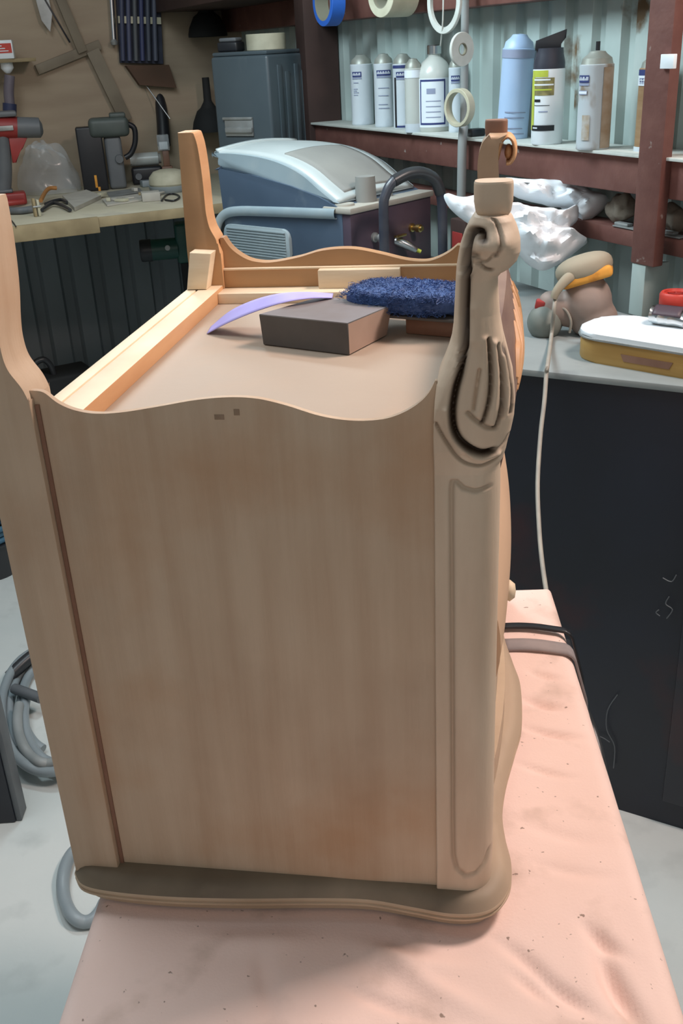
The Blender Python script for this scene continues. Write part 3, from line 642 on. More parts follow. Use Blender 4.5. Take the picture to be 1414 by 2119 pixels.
# sanding block
bt = [pz(535, 650, zb+.031), pz(720, 669, zb+.031), pz(812, 631, zb+.031), pz(668, 612, zb+.031)]
ctr = sum(bt, Vector())/4
bb = [pz(540, 700, zb), pz(722, 718, zb+.0005), pz(800, 690, zb), None]
bm = B(); T = [bm.verts.new(p) for p in bt]; bo = [bm.verts.new(Vector((p.x, p.y, zb+.0005))) for p in (bt[0]+Vector((.002, .0, 0)), bt[1]+Vector((.0, .0, 0)), bt[2]-Vector((.006, .0, 0)), bt[3])]
ft = bm.faces.new(T); ft.material_index = 1; bm.faces.new(bo[::-1])
for i in range(4):
    f = bm.faces.new((T[i], bo[i], bo[(i+1) % 4], T[(i+1) % 4])); f.material_index = 2 if i == 1 else 0
bmesh.ops.bevel(bm, geom=list(bm.edges), offset=.0008, segments=1, affect='EDGES')
tag(obj('sanding_block', bm, None, mats=[M['block'], M['blocktop'], M['blockside']]), 'charcoal foam sanding block lying on the upturned cabinet', 'sanding block')
# violet abrasive sheet, bowed, leaning on the block
a0 = pz(430, 689, zb+.001); a1 = pz(540, 622, zb+.024); 
s0 = [pz(430, 689, zb+.0015), pz(490, 660, zb+.018), pz(550, 632, zb+.032), pz(610, 622, zb+.036), pz(685, 612, zb+.034)]
s1 = [pz(455, 675, zb+.004), pz(500, 648, zb+.022), pz(545, 622, zb+.040), pz(600, 608, zb+.045), pz(685, 608, zb+.036)]
c0 = crom([pz(428, 690, zb+.001), pz(470, 668, zb+.014), pz(525, 645, zb+.027), pz(585, 626, zb+.036), pz(640, 617, zb+.0365), pz(688, 616, zb+.0325)], 8)
c1 = crom([pz(436, 676, zb+.002), pz(478, 642, zb+.018), pz(530, 619, zb+.031), pz(580, 607, zb+.040), pz(635, 604, zb+.0395), pz(690, 607, zb+.033)], 8)
n_ = len(c0); bm = B()
def shf(u, v):
    i = u*(n_-1); k = min(int(i), n_-2); t_ = i-k; A_ = c0[k].lerp(c0[k+1], t_); B_ = c1[k].lerp(c1[k+1], t_); return A_.lerp(B_, v)
grid(bm, shf, 50, 6); o = obj('abrasive_sheet', bm, M['purple'], smooth=180); md = o.modifiers.new('thick', 'SOLIDIFY'); md.thickness = .0008
tag(o, 'curled violet sandpaper sheet leaning against the charcoal block', 'sandpaper')
# blue scouring pad (fibres are geometry)
pc0 = pz(700, 622, zb+.033); pc1 = pz(950, 640, zb+.033)
padc = (pc0+pc1)/2+Vector((.0, .004, 0)); pdir = (pc1-pc0); padL = pdir.length; pang = math.atan2(pdir.y, pdir.x)
pad = thing('scouring_pad', 'navy blue fibrous scouring pad resting behind the charcoal block', 'scouring pad', (padc.x, padc.y, zb+.0005), pang)
bm = B(); PL, PW, PH = padL/2, .040, .009
ellipsoid(bm, (0, .035, .032), (PL, PW, PH+.002), n=40, e=.55); obj('pad_body', bm, M['bluepad'], pad, smooth=180)
bm = B(); random.seed(3)
for i in range(5200):
    th = random.uniform(0, 2*PI); x = random.uniform(-PL, PL)*.99; y = random.uniform(-PW, PW)*.97+.035
    side = random.random() < .45
    if side: z = random.uniform(.023, .043); y = .035-PW*random.uniform(.9, 1.02)*max(0, 1-abs(x/PL)**6)
    else: z = .043-.004*abs((y-.035)/PW)**3-.004*abs(x/PL)**4
    d = Vector((random.gauss(0, 1), random.gauss(0, 1)-(1. if side else 0), random.gauss(0, .5)+(.15 if side else .5))).normalized()*random.uniform(.003, .0075); m_ = Vector((random.gauss(0, .002), random.gauss(0, .002), random.gauss(0, .001)))
    p = Vector((x, y, z))-d*.4; pts = [p, p+d*.5+m_, p+d]; wv = Vector((random.gauss(0, 1), random.gauss(0, 1), random.gauss(0, 1))).normalized()*.00028
    vs = [(bm.verts.new(q_-wv), bm.verts.new(q_+wv)) for q_ in pts]
    for (a, b), (c, e) in zip(vs, vs[1:]): bm.faces.new((a, b, e, c))
o = obj('fibres', bm, M['bluepad'], pad); o['kind'] = 'stuff'
bm = B(); bx(bm, -PL*.35, PL*.98, .0, .066, .0175, .0205, .001); obj('backing', bm, M['block'], pad)
bm = B(); bx(bm, PL*.05, PL*.93, .012, .064, .0, .0175, .001); obj('grip', bm, M['footbrown'], pad)  # dark block put in for the shade under the pad

# ================= RIGHT WALL SHELF: TINS AND TAPES =================
def face_cam(p): d = CAM-p; return math.atan2(d.y, d.x)+PI/2
def patch(bm, r, a0, a1, z0, z1, n=14):      # curved label patch; angle 0 looks at -y, positive to the right
    grid(bm, lambda u, v: Vector((r*math.sin(a0+(a1-a0)*u), -r*math.cos(a0+(a1-a0)*u), z0+(z1-z0)*v)), n, 2); return bm
SHZ = .418
def place(cx, yb, e2, z=SHZ):
    p = pr(cx, yb, e2); return Vector((p.x, p.y, z))
def width(px, p): return px/F*((p-CAM).dot(CF))
def tin(name, label, cx, wpx, top, e2, body, shoulder, group, patches=(), cat='tin', capr=.55, valve=False, lean=0, dz=0):
    p = place(cx, 260, e2); r = width(wpx, p)/2; dd = pr(cx, top, e2); H = dd.z-SHZ; r = min(r, .037)
    t = thing(name, label, cat, p, 0, group, rot=(0, lean, face_cam(p)) if lean else (0, 0, face_cam(p)))
    bm = B(); hs = H*.86
    lathe(bm, [(0, 0), (r*.96, 0), (r, .002), (r, .006), (r*.985, .009), (r*.985, hs-.006), (r, hs-.004), (r, hs), (r*.95, hs+.001), (0, hs+.001)], 36); obj('body', bm, body, t)
    bm = B(); lathe(bm, [(r*.93, hs+.001), (r*.85, hs+(H-hs)*.45), (r*capr, hs+(H-hs)*.75), (r*capr*.8, H-.002), (0, H)], 32); obj('shoulder', bm, shoulder, t)
    if valve:
        bm = B(); cyl(bm, (0, 0, H-.002), (0, 0, H+.016), .0045, n=12); obj('valve', bm, M['black'], t)
    for nm, (a0, a1, z0, z1, m, lift) in patches:
        bm = B(); patch(bm, r+.0004+lift*.0003, a0, a1, z0*hs, z1*hs); obj(nm, bm, m, t, smooth=180)
    return t
LW, LN, LG = M['labelwhite'], M['labelnavy'], M['labelgrey']
def brand(a0, z, w=.75, s=1):  # navy band with pale lettering strokes
    L = [('label_band', (a0, a0+w, z, z+.085*s, LN, 1)), ('label_band', (a0, a0+w, z-.035*s, z-.006, LG, 1))]
    k = 0; a = a0+.06
    while a < a0+w-.08:
        L.append(('lettering', (a, a+.05, z+.025*s, z+(.05+.018*((k*7) % 3 > 0))*s, LW, 2))); a += .085; k += 1
    return L
G1 = 'white tins on the left half of the shelf'
def textlines(a0, a1, zs, m=None): return [('lettering', (a0, a1-(i % 3)*.08, z, z+.012, m or LG, 1)) for i, z in enumerate(zs)]
tin('paint_tin', 'white aerosol tin with small navy label, first on the left of the shelf', 752, 46, 112, 1.405, M['canwhite'], M['cantop'], G1, brand(-.9, .80, .9)+textlines(-.8, -.3, (.70, .6, .57, .54, .5)), cat='can')
tin('paint_tin', 'white aerosol tin with navy band across its front, second from left on the shelf', 797, 41, 110, 1.405, M['canwhite'], M['cantop'], G1, brand(-.75, .82, 1.5)+textlines(-.6, .5, (.62, .5, .36, .3)), cat='can')
tin('paint_tin', 'white tin with navy frame line and dark stripe, third from left', 836, 42, 110, 1.410, M['canwhite'], M['cantop'], G1, [('label_band', (-1.2, 1.2, .94, .985, LN, 1)), ('label_band', (.95, 1.15, .02, .95, LN, 1)), ('label_band', (-.95, -.72, .02, .80, M['black'], 1)), ('label_band', (-.72, .7, .02, .05, LN, 1))]+brand(-.7, .80, 1.2), cat='can')
tin('paint_tin', 'bare silver-white aerosol tin with grey beige middle standing before the clear jug', 857, 36, 120, 1.360, M['bottle'], M['cantop'], G1, [('label_band', (-1.3, 1.2, .86, .98, LW, 1)), ('label_band', (-1.3, 1.2, .0, .14, M['canwhite'], 1))], cat='can')
tin('paint_tin', 'narrow white tin behind the hanging tapes beside the clear jug', 944, 30, 118, 1.425, M['canwhite'], M['cantop'], G1, brand(-.7, .80, 1.2), cat='can')
# jug
p = place(900, 262, 1.412); r = .047
t = thing('solvent_jug', 'clear jug with silver cap and navy framed white label on the shelf', 'bottle', p, face_cam(p))
H = pr(900, 112, 1.418).z-SHZ
bm = B(); lathe(bm, [(0, 0), (r*.95, 0), (r, .004), (r, H*.72), (r*.93, H*.80), (r*.7, H*.90), (r*.36, H*.97), (r*.34, H), (0, H)], 40); obj('body', bm, M['bottle'], t)
bm = B(); lathe(bm, [(0, H), (r*.38, H), (r*.40, H+.001), (r*.40, H+.020), (r*.36, H+.022), (0, H+.022)], 28); obj('cap', bm, M['chrome'], t)
bm = B(); patch(bm, r+.0004, -1.1, .9, .012, H*.70); lb = obj('label', bm, LW, t, smooth=180)
for (a0, a1, z0, z1) in ((-.9, .62, H*.66, H*.685), (-.9, .62, .018, .023), (.55, .63, .018, H*.685), (-.9, -.82, .018, H*.685)):
    bm = B(); patch(bm, r+.0008, a0, a1, z0, z1); obj('frame_line', bm, LN, lb, smooth=180)
bm = B(); patch(bm, r+.0008, -.45, .05, H*.5, H*.57); obj('logo', bm, M['labelgrey'], lb, smooth=180)
for k in range(4):
    bm = B(); patch(bm, r+.0008, -.5, .35, H*(.40-.07*k), H*(.412-.07*k)); obj('lettering', bm, LG, lb, smooth=180)
G2 = 'aerosol cans on the right half of the shelf'
tin('aerosol_can', 'tall pale blue aerosol can tilted slightly, standing behind the cabinet foot', 1060, 70, 70, 1.405, M['canblue'], M['canblue'], G2, [('label_band', (-1.5, 1.5, .90, .99, LG, 1))]+textlines(-.6, .8, (.3, .24, .12, .06)), cat='can', lean=.06)
# black capped can
p = place(1132, 280, 1.375); r = width(64, p)/2; hb = pr(1132, 142, 1.375).z-SHZ; ht = pr(1132, 64, 1.375).z-SHZ
t = thing('aerosol_can', 'white aerosol can with black trigger cap and lime label', 'can', p, face_cam(p), G2)
bm = B(); lathe(bm, [(0, 0), (r*.95, 0), (r, .003), (r, hb), (0, hb)], 36); obj('body', bm, M['gloss_white'], t)
bm = B(); lathe(bm, [(r*.97, hb), (r*.97, hb+.012), (r*.86, hb+(ht-hb)*.38), (r*.84, hb+(ht-hb)*.55), (0, hb+(ht-hb)*.55)], 32); cp = obj('cap', bm, M['canblack'], t)
zc = hb+(ht-hb)*.5
bm = exz([(-r*.92, zc), (r*.7, zc), (r*.62, zc+.012), (r*.95, zc+.022), (r*.98, ht+.002), (-r*.88, ht-.018)], -r*.45, r*.45, bev=.002); obj('trigger', bm, M['black'], cp)
for nm, (a0, a1, z0, z1, m, l) in [('label_band', (-1.35, -.05, .90, .985, M['lime'], 1)), ('label_band', (-1.5, -1.0, .20, .90, M['lime'], 1)), ('label_band', (-1.2, .35, .66, .89, M['olive'], 1)), ('label_band', (-1.2, .45, .19, .265, M['black'], 2)), ('lettering', (-.95, -.5, .575, .61, M['black'], 2)), ('lettering', (-.95, .1, .525, .533, M['black'], 2)), ('lettering', (-.6, 0, .44, .455, LG, 2)), ('lettering', (-1.05, .1, .855, .875, LW, 2)), ('lettering', (-1.05, .3, .79, .81, LW, 2)), ('lettering', (-1.05, .2, .725, .745, M['lime'], 2)), ('lettering', (-1.05, -.65, .222, .238, LW, 3))]:
    bm = B(); patch(bm, r+.0003+l*.0003, a0, a1, z0*hb, z1*hb); obj(nm, bm, m, t, smooth=180)
tin('aerosol_can', 'white aerosol can spattered with brown stain, black valve on top', 1229, 68, 104, 1.365, M['rustcan'], M['cantop'], G2, brand(-1.25, .80, .85)+[('label_band', (-1.2, -.5, .66, .71, LG, 1)), ('label_band', (-1.17, -.52, .67, .70, LW, 2))]+[('rust_stain', (.42, 1.35, .02, .97, mat('brown_overspray', (.27, .19, .12), .6, c2=(.36, .29, .22), scale=40), 1)), ('rust_stain', (-.75, -.25, .12, .42, mat('brown_run', (.38, .30, .20), .6, c2=(.46, .46, .44), scale=70), 1))], cat='can', valve=True)
tin('aerosol_can', 'aerosol can with brown wood-grain label partly hidden by the red post', 1350, 66, 112, 1.412, M['brownlabel'], M['cantop'], G2, [('label_band', (-1.5, 1, .92, .99, LN, 1)), ('label_band', (-1.5, 1, .80, .92, LW, 1)), ('label_band', (-1.5, 1, 0, .06, M['canwhite'], 1))]+brand(-1.2, .84, 1.6, .6), cat='can')
# white patch block on the post and a blue item beyond
p = pr(1384, 127, 1.330); bm = B(); bx(bm, -.017, .017, -.004, .004, -.012, .012, .001); tag(obj('wood_chip', bm, M['gloss_white'], loc=p, rot=(0, 0, RZR)), 'small white painted wood block fixed on the red post', 'wood block')
# hanging tapes
def roll(name, label, px_, py_, e2, Ro, Ri, wd, m, rot, core=True, group='tape rolls hanging at the shelf', wpx=None):
    p = pr(px_, py_, e2); t = thing(name, label, 'tape roll', p, 0, group, rot=rot)
    bm = B(); lathe(bm, [(Ri+.002, -wd/2), (Ro-.001, -wd/2), (Ro, -wd/2+.001), (Ro, wd/2-.001), (Ro-.001, wd/2), (Ri+.002, wd/2)], 48, closed=True); obj('tape', bm, m, t)
    if core:
        bm = B(); lathe(bm, [(Ri, -wd/2), (Ri+.002, -wd/2), (Ri+.002, wd/2), (Ri, wd/2)], 40, closed=True); obj('core', bm, M['card'], t)
    return t
def facing(dx=0, dy=0):  # disc axis pointing towards the camera with an extra turn
    return (PI/2+dx, 0, face_cam(pr(900, 100, 1.35))+dy)
rb = roll('tape_roll', 'bright blue tape roll hanging from the upper beam', 681, 4, 1.30, .062, .046, .042, M['tapeblue'], facing(0, -1.0), group=None)
roll('tape_roll', 'fat cream tape roll hanging from the upper beam', 815, -12, 1.30, .052, .030, .085, M['tapecream'], facing(0, -.85), group=None)
roll('tape_roll', 'thin white tape ring hanging above the silver capped jug', 920, 4, 1.31, .068, .052, .008, M['tapewhite'], facing(0, -.98), core=False, group=None)
roll('tape_roll', 'white tape disc with a small hole leaning on the grey pipe', 956, 102, 1.325, .037, .012, .008, M['tapewhite'], facing(0, .75), group=None)
roll('tape_roll', 'yellowish coiled tape ring hanging low on the grey pipe', 951, 223, 1.315, .043, .033, .020, M['tapecream'], facing(0, -.80), core=False, group=None)
p0 = pr(958, -60, 1.345); p1 = pr(960, 262, 1.345); p2 = pr(955, 405, 1.345)
bm = B(); tube(bm, [pr(963, -60, 1.35), pr(962, 120, 1.35), pr(960, 262, 1.35)], .0095, 12, 2); tube(bm, [pr(960, 262, 1.345), pr(957, 300, 1.335), pr(955, 405, 1.335)], .0115, 12, 3)
tag(obj('conduit_pipe', bm, M['greybox']), 'grey hanging pipe crossing the shelf with tapes on it', 'pipe')
bm = B(); tube(bm, [pr(918, -40, 1.30), pr(917, 40, 1.30), pr(912, 95, 1.32)], .0018, 8, 3); tag(obj('hanging_wire', bm, M['tapewhite']), 'thin white wire dangling above the silver jug cap', 'wire')
bm = B(); bx(bm, -.015, .015, -.02, .02, 0, .018, .004); tag(obj('rubber_block', bm, M['black'], loc=place(985, 262, 1.385), rot=(0, 0, RZR)), 'small black block on the shelf right of the tapes', 'block')
# things on the lower ledge
for (x, y, m, lab, s) in [(1285, 455, M['rag'], 'crumpled brown rag on the lower ledge left of the red post', (.034, .02, .028)), (1392, 455, M['rag'], 'crumpled grey brown rag on the lower ledge right of the post', (.030, .02, .026))]:
    p = pr(x, y, 1.42); p.z = .264+s[2]*.95; bm = B(); ellipsoid(bm, (0, 0, 0), s, n=36)
    for v in bm.verts: v.co *= 1+.45*noise.noise(v.co*45+Vector((x, 0, 0)))
    mnz = min(v.co.z for v in bm.verts); p.z = .2645-mnz
    tag(obj('rag', bm, m, loc=p, rot=(0, 0, RZR)), lab, 'rag')
for (x, y, m, l_, lab) in [(1300, 468, M['zinc'], .07, 'silver scraper lying on the lower ledge'), (1395, 478, M['zinc'], .06, 'bent silver strip on the lower ledge beyond the post')]:
    p = pr(x, y, 1.40); p.z = .2645; bm = B(); bx(bm, -l_/2, l_/2, -.012, .012, 0, .003, .001); bx(bm, -l_/2, l_*.1, -.008, .008, .003, .009, .002)
    tag(obj('scraper', bm, m, loc=p, rot=(0, 0, RZR)), lab, 'scraper')

# ================= PORTABLE MACHINE =================
MO = rm(1.50, 1.0, BR); MA = math.radians(-32.5)
mx = Vector((math.cos(MA), math.sin(MA), 0)); my = Vector((-mx.y, mx.x, 0))
def ms(x, y, off=0):  # pixel -> machine side plane (local x,z)
    p = pl(x, y, MO+my*off, my); q = p-MO; return q.dot(mx), q.z
def mf(x, y, off=0):  # pixel -> machine front plane (local y,z)
    p = pl(x, y, MO+mx*off, mx); q = p-MO; return q.dot(my), q.z
mc = thing('cleaning_machine', 'slate blue portable machine with white domed lid and dusty knobs', 'machine', MO, MA)
MW = max(.26, mf(878, 430)[0])
def cz(pts): return [(x, max(z, .004)) for x, z in pts]
top_s = [ms(x, y) for x, y in [(440, 352), (520, 362), (600, 385), (660, 408), (702, 432)]]
xb_ = -.415; zt_ = top_s[0][1]
side = [(xb_, .004), (xb_, zt_+.01)]+top_s+[(.0, top_s[-1][1]-.004), (0, .004)]
obj('body', exz(side, 0, MW, bev=.006), M['machblue'], mc)
lidc = [(xb_, zt_+.006)]+top_s[:-1]+[(top_s[-1][0]-.035, top_s[-1][1]+.004)]
upc = [ms(x, y, .015) for x, y in [(700, 421), (665, 392), (630, 362), (590, 340), (545, 326), (490, 318), (440, 318)]]
lid_prof = crom([Vector((a, 0, b)) for a, b in upc]+[Vector((xb_, 0, upc[-1][1]-.01))], 5)
lp = [(p.x, p.z) for p in lid_prof]+[(x, z) for x, z in lidc]
lid = obj('lid', exz(lp, .006, MW-.004, bev=.010), M['machlight'], mc, smooth=60)
# white crown of the lid and dusty grey inset, thin shells following the profile
def crown(y0, y1, i0, i1, lift, m, name):
    bm = B(); seg = lid_prof[i0:i1]
    def f(u, v):
        k = u*(len(seg)-1); i = min(int(k), len(seg)-2); p = seg[i].lerp(seg[i+1], k-i); y = y0+(y1-y0)*v
        cam_ = .012*math.sin(PI*min(max((y)/(MW), 0), 1)); return Vector((p.x, y, p.z+lift+cam_))
    grid(bm, f, 30, 12); o = obj(name, bm, m, lid, smooth=180); o.location.z = 0; md = o.modifiers.new('thick', 'SOLIDIFY'); md.thickness = .012; md.offset = -1; return o
nL = len(lid_prof)
crown(.02, MW-.012, int(nL*.0), nL-2, .002, M['machwhite'], 'lid_crown')
crown(.06, MW-.05, int(nL*.06), int(nL*.55), .005, M['greydust'], 'lid_inset')
# deck with knobs
dz_ = top_s[-1][1]
bm = B(); bx(bm, -.06, .030, -.004, MW+.004, dz_-.012, dz_+.003, .004); obj('control_deck', bm, M['beigedust'], mc)
bm = B(); bx(bm, -.004, .024, .002, MW-.002, .006, dz_-.01, .004); obj('front_panel', bm, M['machplum'], mc)
def onm(x, y, z):  # pixel -> local xy at local height z
    p = pz(x, y, BR+z)-MO; return p.dot(mx), p.dot(my)
kx, ky = onm(720, 418, dz_); bm = B(); cyl(bm, (-.018, .03, dz_), (-.018, .03, dz_+.008), .026, .024, 28); obj('knob', bm, M['beigedust'], mc)
bm = B(); cyl(bm, (-.012, .105, dz_), (-.012, .105, dz_+.062), .027, .024, 20); obj('knob', bm, M['greydust'], mc)
bm = B(); cyl(bm, (-.015, .20, dz_), (-.015, .20, dz_+.018), .010, .008, 16); obj('knob', bm, M['zinc'], mc)
# side handle band and filter grille
bpts = [ms(x, y, -.004) for x, y in [(452, 505), (450, 470), (462, 446), (490, 437), (560, 438), (640, 441), (695, 443)]]
bm = B(); P_ = crom([Vector((a, -.004, b)) for a, b in bpts], 5)
def bandf(u, v):
    k = u*(len(P_)-1); i = min(int(k), len(P_)-2); p = P_[i].lerp(P_[i+1], k-i); T_ = (P_[min(i+1, len(P_)-1)]-P_[max(i-1, 0)]).normalized(); nn = Vector((-T_.z, 0, T_.x)); a = 2*PI*v
    return p+nn*.0125*math.cos(a)+Vector((0, -.007, 0))*math.sin(a)
grid(bm, bandf, 40, 14, cv=True); obj('side_handle', bm, M['machlight'], mc, smooth=180)
g0 = ms(465, 462, -.004); g1 = ms(605, 545, -.004); gx0, gx1, gz0, gz1 = g0[0], g1[0], max(g1[1], .012), g0[1]
rr_ = []; R_ = .022
for cx, cz_, a0 in ((gx1-R_, gz1-R_, 0), (gx0+R_, gz1-R_, PI/2), (gx0+R_, gz0+R_, PI), (gx1-R_, gz0+R_, 1.5*PI)):
    rr_ += [(cx+R_*math.cos(a0+k*PI/12), cz_+R_*math.sin(a0+k*PI/12)) for k in range(7)]
bm = exz(rr_, -.010, .0, bev=.002)
zz = gz0+.01
while zz < gz1-.008: bx(bm, gx0+.012, gx1-.012, -.0125, -.0095, zz, zz+.003); zz += .007
obj('filter_grille', bm, M['filter'], mc)
# fittings on the front panel
def onf(x, y): a, b = mf(x, y, .01); return a, b
for (x0, y0, x1, y1, r, m) in [(765, 490, 800, 512, .011, M['zinc']), (842, 470, 868, 488, .010, M['brass'])]:
    a, b = onf(x0, y0); bm = B(); lathe(bm, [(0, 0), (r*1.1, 0), (r*1.1, .006), (r*.7, .007), (r*.7, .018), (r, .019), (r, .03), (r*.6, .031), (r*.6, .036), (0, .036)], 12, Matrix.Translation((.024, a, b)) @ Matrix.Rotation(PI/2, 4, 'Y')); obj('fitting', bm, m, mc)
a, b = onf(812, 498); bm = B(); tube(bm, [(.008, a, b), (.030, a+.006, b-.004), (.05, a+.022, b-.016), (.06, a+.034, b-.024)], lambda t: .014-.006*t, 14, 5); v_ = obj('valve', bm, M['chrome'], mc)
bm = B(); tube(bm, [(.06, a+.034, b-.024), (.068, a+.042, b-.030)], .005, 10, 2); obj('nozzle', bm, M['lime'], v_)
bm = B(); bx(bm, -.006, .006, -.02, .02, -.003, .003, .002, mtx=Matrix.Translation((.035, a+.002, b+.014))); obj('lever', bm, M['brass'], v_)
# black tube handle standing before it
hp = [(793, 560), (794, 440), (799, 402), (815, 375), (845, 360), (875, 358), (900, 372), (912, 400), (916, 450), (920, 560)]
H_ = [pw(x, y, 1.37) for x, y in hp]; H_[0].z = BR+.001; H_[-1].z = BR+.001; H_[0].x, H_[0].y = H_[1].x, H_[1].y; H_[-1].x, H_[-1].y = H_[-2].x, H_[-2].y
bm = B(); tube(bm, H_, .0115, 16, 6); ba = (H_[0]+H_[-1])/2
hb_ = tag(obj('tube_handle', bm, M['bar']), 'black bent tube handle standing in front of the blue machine', 'handle')
bm = B(); tube(bm, [Vector((h.x, h.y, h.z)) for h in H_[3:8]], .0135, 16, 6); obj('foam_grip', bm, M['rubber'], hb_)
# red and dark case to its right
p = pw(905, 470, 1.50); bm = B(); bx(bm, -.04, .03, 0, .05, 0, .13, .004); tc_ = tag(obj('junction_case', bm, M['darkwood'], loc=rm(1.42, 1.275, BR), rot=(0, 0, RZR)), 'small dark red case behind the tube handle', 'case')
bm = B(); bx(bm, -.025, .02, -.004, .0, .045, .10, .002); obj('cover_plate', bm, M['red'], tc_)

# white bag
def blob_bag(name, label, outline, dist, th, seed, m, cat):
    pts = [pd(x, y, dist) for x, y in outline]; c = sum(pts, Vector())/len(pts); P_ = crom(pts, 5, closed=True); n = len(P_); bm = B(); NR = 16
    def f(side):
        rows = []
        for j in range(NR+1):
            s_ = j/NR; row = []
            for i in range(n):
                q = c.lerp(P_[i], s_); prof = (1-s_**2.4)**.5 if s_ < 1 else 0
                k_ = abs(noise.noise(q*16+Vector((seed, 0, side*5)))); k2 = abs(noise.noise(q*38+Vector((seed, 3, side*5))))
                k3 = 1-abs(noise.noise(q*22+Vector((side*3, seed, 1))))*2; dis = th*prof*(.35+1.0*k_+.35*k2+.22*k3); row.append(q+(-CF if side > 0 else CF)*dis)
            rows.append(row)
        return rows
    Fr, Bk = f(1), f(-1); va = [[bm.verts.new(p) for p in r] for r in Fr]; vb = [[bm.verts.new(p) for p in r] for r in Bk[:-1]]+[va[-1]]
    for V_ in (va, vb):
        for j in range(NR):
            for i in range(n):
                try: bm.faces.new((V_[j][i], V_[j][(i+1) % n], V_[j+1][(i+1) % n], V_[j+1][i]))
                except ValueError: pass
    bmesh.ops.remove_doubles(bm, verts=bm.verts, dist=1e-6)
    o = obj(name, bm, m, smooth=32); return tag(o, label, cat)
blob_bag('plastic_bag', 'crumpled white plastic bag bulging behind the carved leg', [(1050, 425), (1085, 428), (1130, 437), (1165, 440), (1195, 428), (1196, 455), (1178, 478), (1215, 498), (1200, 515), (1160, 545), (1125, 560), (1100, 548), (1050, 500), (1010, 470), (1010, 430)], 2.16, .075, 2, M['whitebag'], 'bag')
blob_bag('plastic_bag', 'white plastic bag corner spreading right under the shelf beam', [(1030, 372), (1100, 372), (1175, 376), (1215, 392), (1262, 414), (1240, 442), (1205, 460), (1203, 432), (1170, 425), (1120, 420), (1060, 402)], 2.20, .05, 9, M['whitebag'], 'bag')
blob_bag('plastic_bag', 'flat white plastic bag edge between the tube handle and the carved leg', [(920, 402), (955, 408), (1010, 402), (1050, 420), (1045, 470), (1000, 478), (965, 460), (930, 430)], 2.22, .035, 5, M['whitebag'], 'bag')

# ================= SANDER, CORD =================
sp0 = pz(1190, 690, BR)
sd = thing('orbital_sander', 'dusty pinkish orbital sander with an orange edged pad on the steel bench', 'sander', (sp0.x, sp0.y, BR), face_cam(sp0))
ks = (sp0-CAM).dot(CF)/F
def S(x, y, d=0): return Vector(((x-1190-(690-y)*.055)*ks, d, (690-y)*ks/.98))
def voxel(o, s=.004):
    m_ = o.modifiers.new('remesh', 'REMESH'); m_.mode = 'VOXEL'; m_.voxel_size = s; m_.use_smooth_shade = True
    m2 = o.modifiers.new('sm', 'SMOOTH'); m2.iterations = 6; m2.factor = .6
bm = B(); ellipsoid(bm, S(1215, 628), (.047, .044, .056)); ellipsoid(bm, S(1228, 660), (.046, .044, .042), n=20)
ellipsoid(bm, S(1165, 640), (.050, .032, .030), Matrix.Rotation(.5, 4, 'Y')); ellipsoid(bm, S(1215, 596), (.034, .034, .03)); tube(bm, [S(1130, 650), S(1175, 640), S(1210, 640)], .030, 16, 4)
for v in bm.verts: v.co.z = max(v.co.z, .001)
o = obj('body', bm, M['sander'], sd); voxel(o)
bm = B(); ellipsoid(bm, S(1130, 664, -.012), (.034, .034, .035), n=28); obj('dust_canister', bm, M['sandgrey'], sd, smooth=180)
bm = B(); tube(bm, [S(1150, 628, -.02), S(1172, 634, -.03), S(1183, 655, -.034), S(1180, 680, -.03)], .0025, 8, 4); obj('seam', bm, M['cord'], sd)
bm = B(); bx(bm, -.016, .016, -.012, .012, -.009, .009, .004, mtx=Matrix.Translation(S(1128, 630, -.01)) @ Matrix.Rotation(.2, 4, 'Y')); obj('switch', bm, M['red'], sd)
padm = Matrix.Translation(S(1216, 571)) @ Matrix.Rotation(-.30, 4, 'Y') @ Matrix.Rotation(-.12, 4, 'X')
bm = B(); bx(bm, -.050, .046, -.040, .040, -.013, .009, .008, 3, mtx=padm); obj('sanding_pad', bm, M['orange'], sd)
bm = B(); ellipsoid(bm, (0, 0, 0), (.054, .045, .026), n=28, e=.85)
for v in bm.verts: v.co = padm @ (v.co+Vector((-.004, 0, .014)))
obj('pad_cover', bm, M['tan'], sd, smooth=180)
bm = B(); tube(bm, [S(1186, 566, -.030), S(1172, 574, -.042), S(1156, 592, -.05), S(1150, 606, -.052)], lambda t: .011-.0045*t, 14, 5); obj('cable_sleeve', bm, M['tan'], sd)
dS = (sd.location-CAM).dot(CF)
dE = (pz(1132, 768, BR+.012)-CAM).dot(CF)
cpx = [(1151, 604, dS-.055), (1147, 640, dS-.07), (1141, 700, (pz(1141, 700, BR+.006)-CAM).dot(CF)), (1134, 752, dE-.004), (1131, 775, dE-.016), (1127, 830, dE-.03), (1119, 900, dE-.05), (1113, 1000, dE-.09), (1116, 1090, dE-.14), (1122, 1160, dE-.19), (1132, 1230, dE-.26), (1143, 1290, dE-.32), (1160, 1345, dE-.33)]
bm = B(); tube(bm, [pd(x, y, o_) for x, y, o_ in cpx], lambda t: .0040-.0005*t, 10, 6)
obj('power_cord', bm, M['cord'], sd, world=True)
lp_ = [(1165, 1330, 1.42), (1180, 1400, 1.30), (1196, 1455, 1.22), (1218, 1510, 1.20), (1234, 1565, 1.18), (1243, 1620, 1.17), (1246, 1670, 1.16), (1240, 1730, 1.16)]
bm = B(); tube(bm, [pd(x+9, y, d+.05) for x, y, d in lp_], .0060, 12, 6); tag(obj('rubber_cable', bm, M['rubber']), 'thick glossy black cable looping out beside the cloth', 'cable')
bm = B(); tube(bm, [pd(x-6, y+10, d+.10) for x, y, d in lp_], .010, 12, 6); tag(obj('rubber_cable', bm, M['black']), 'second black cable running right along the cloth edge', 'cable')

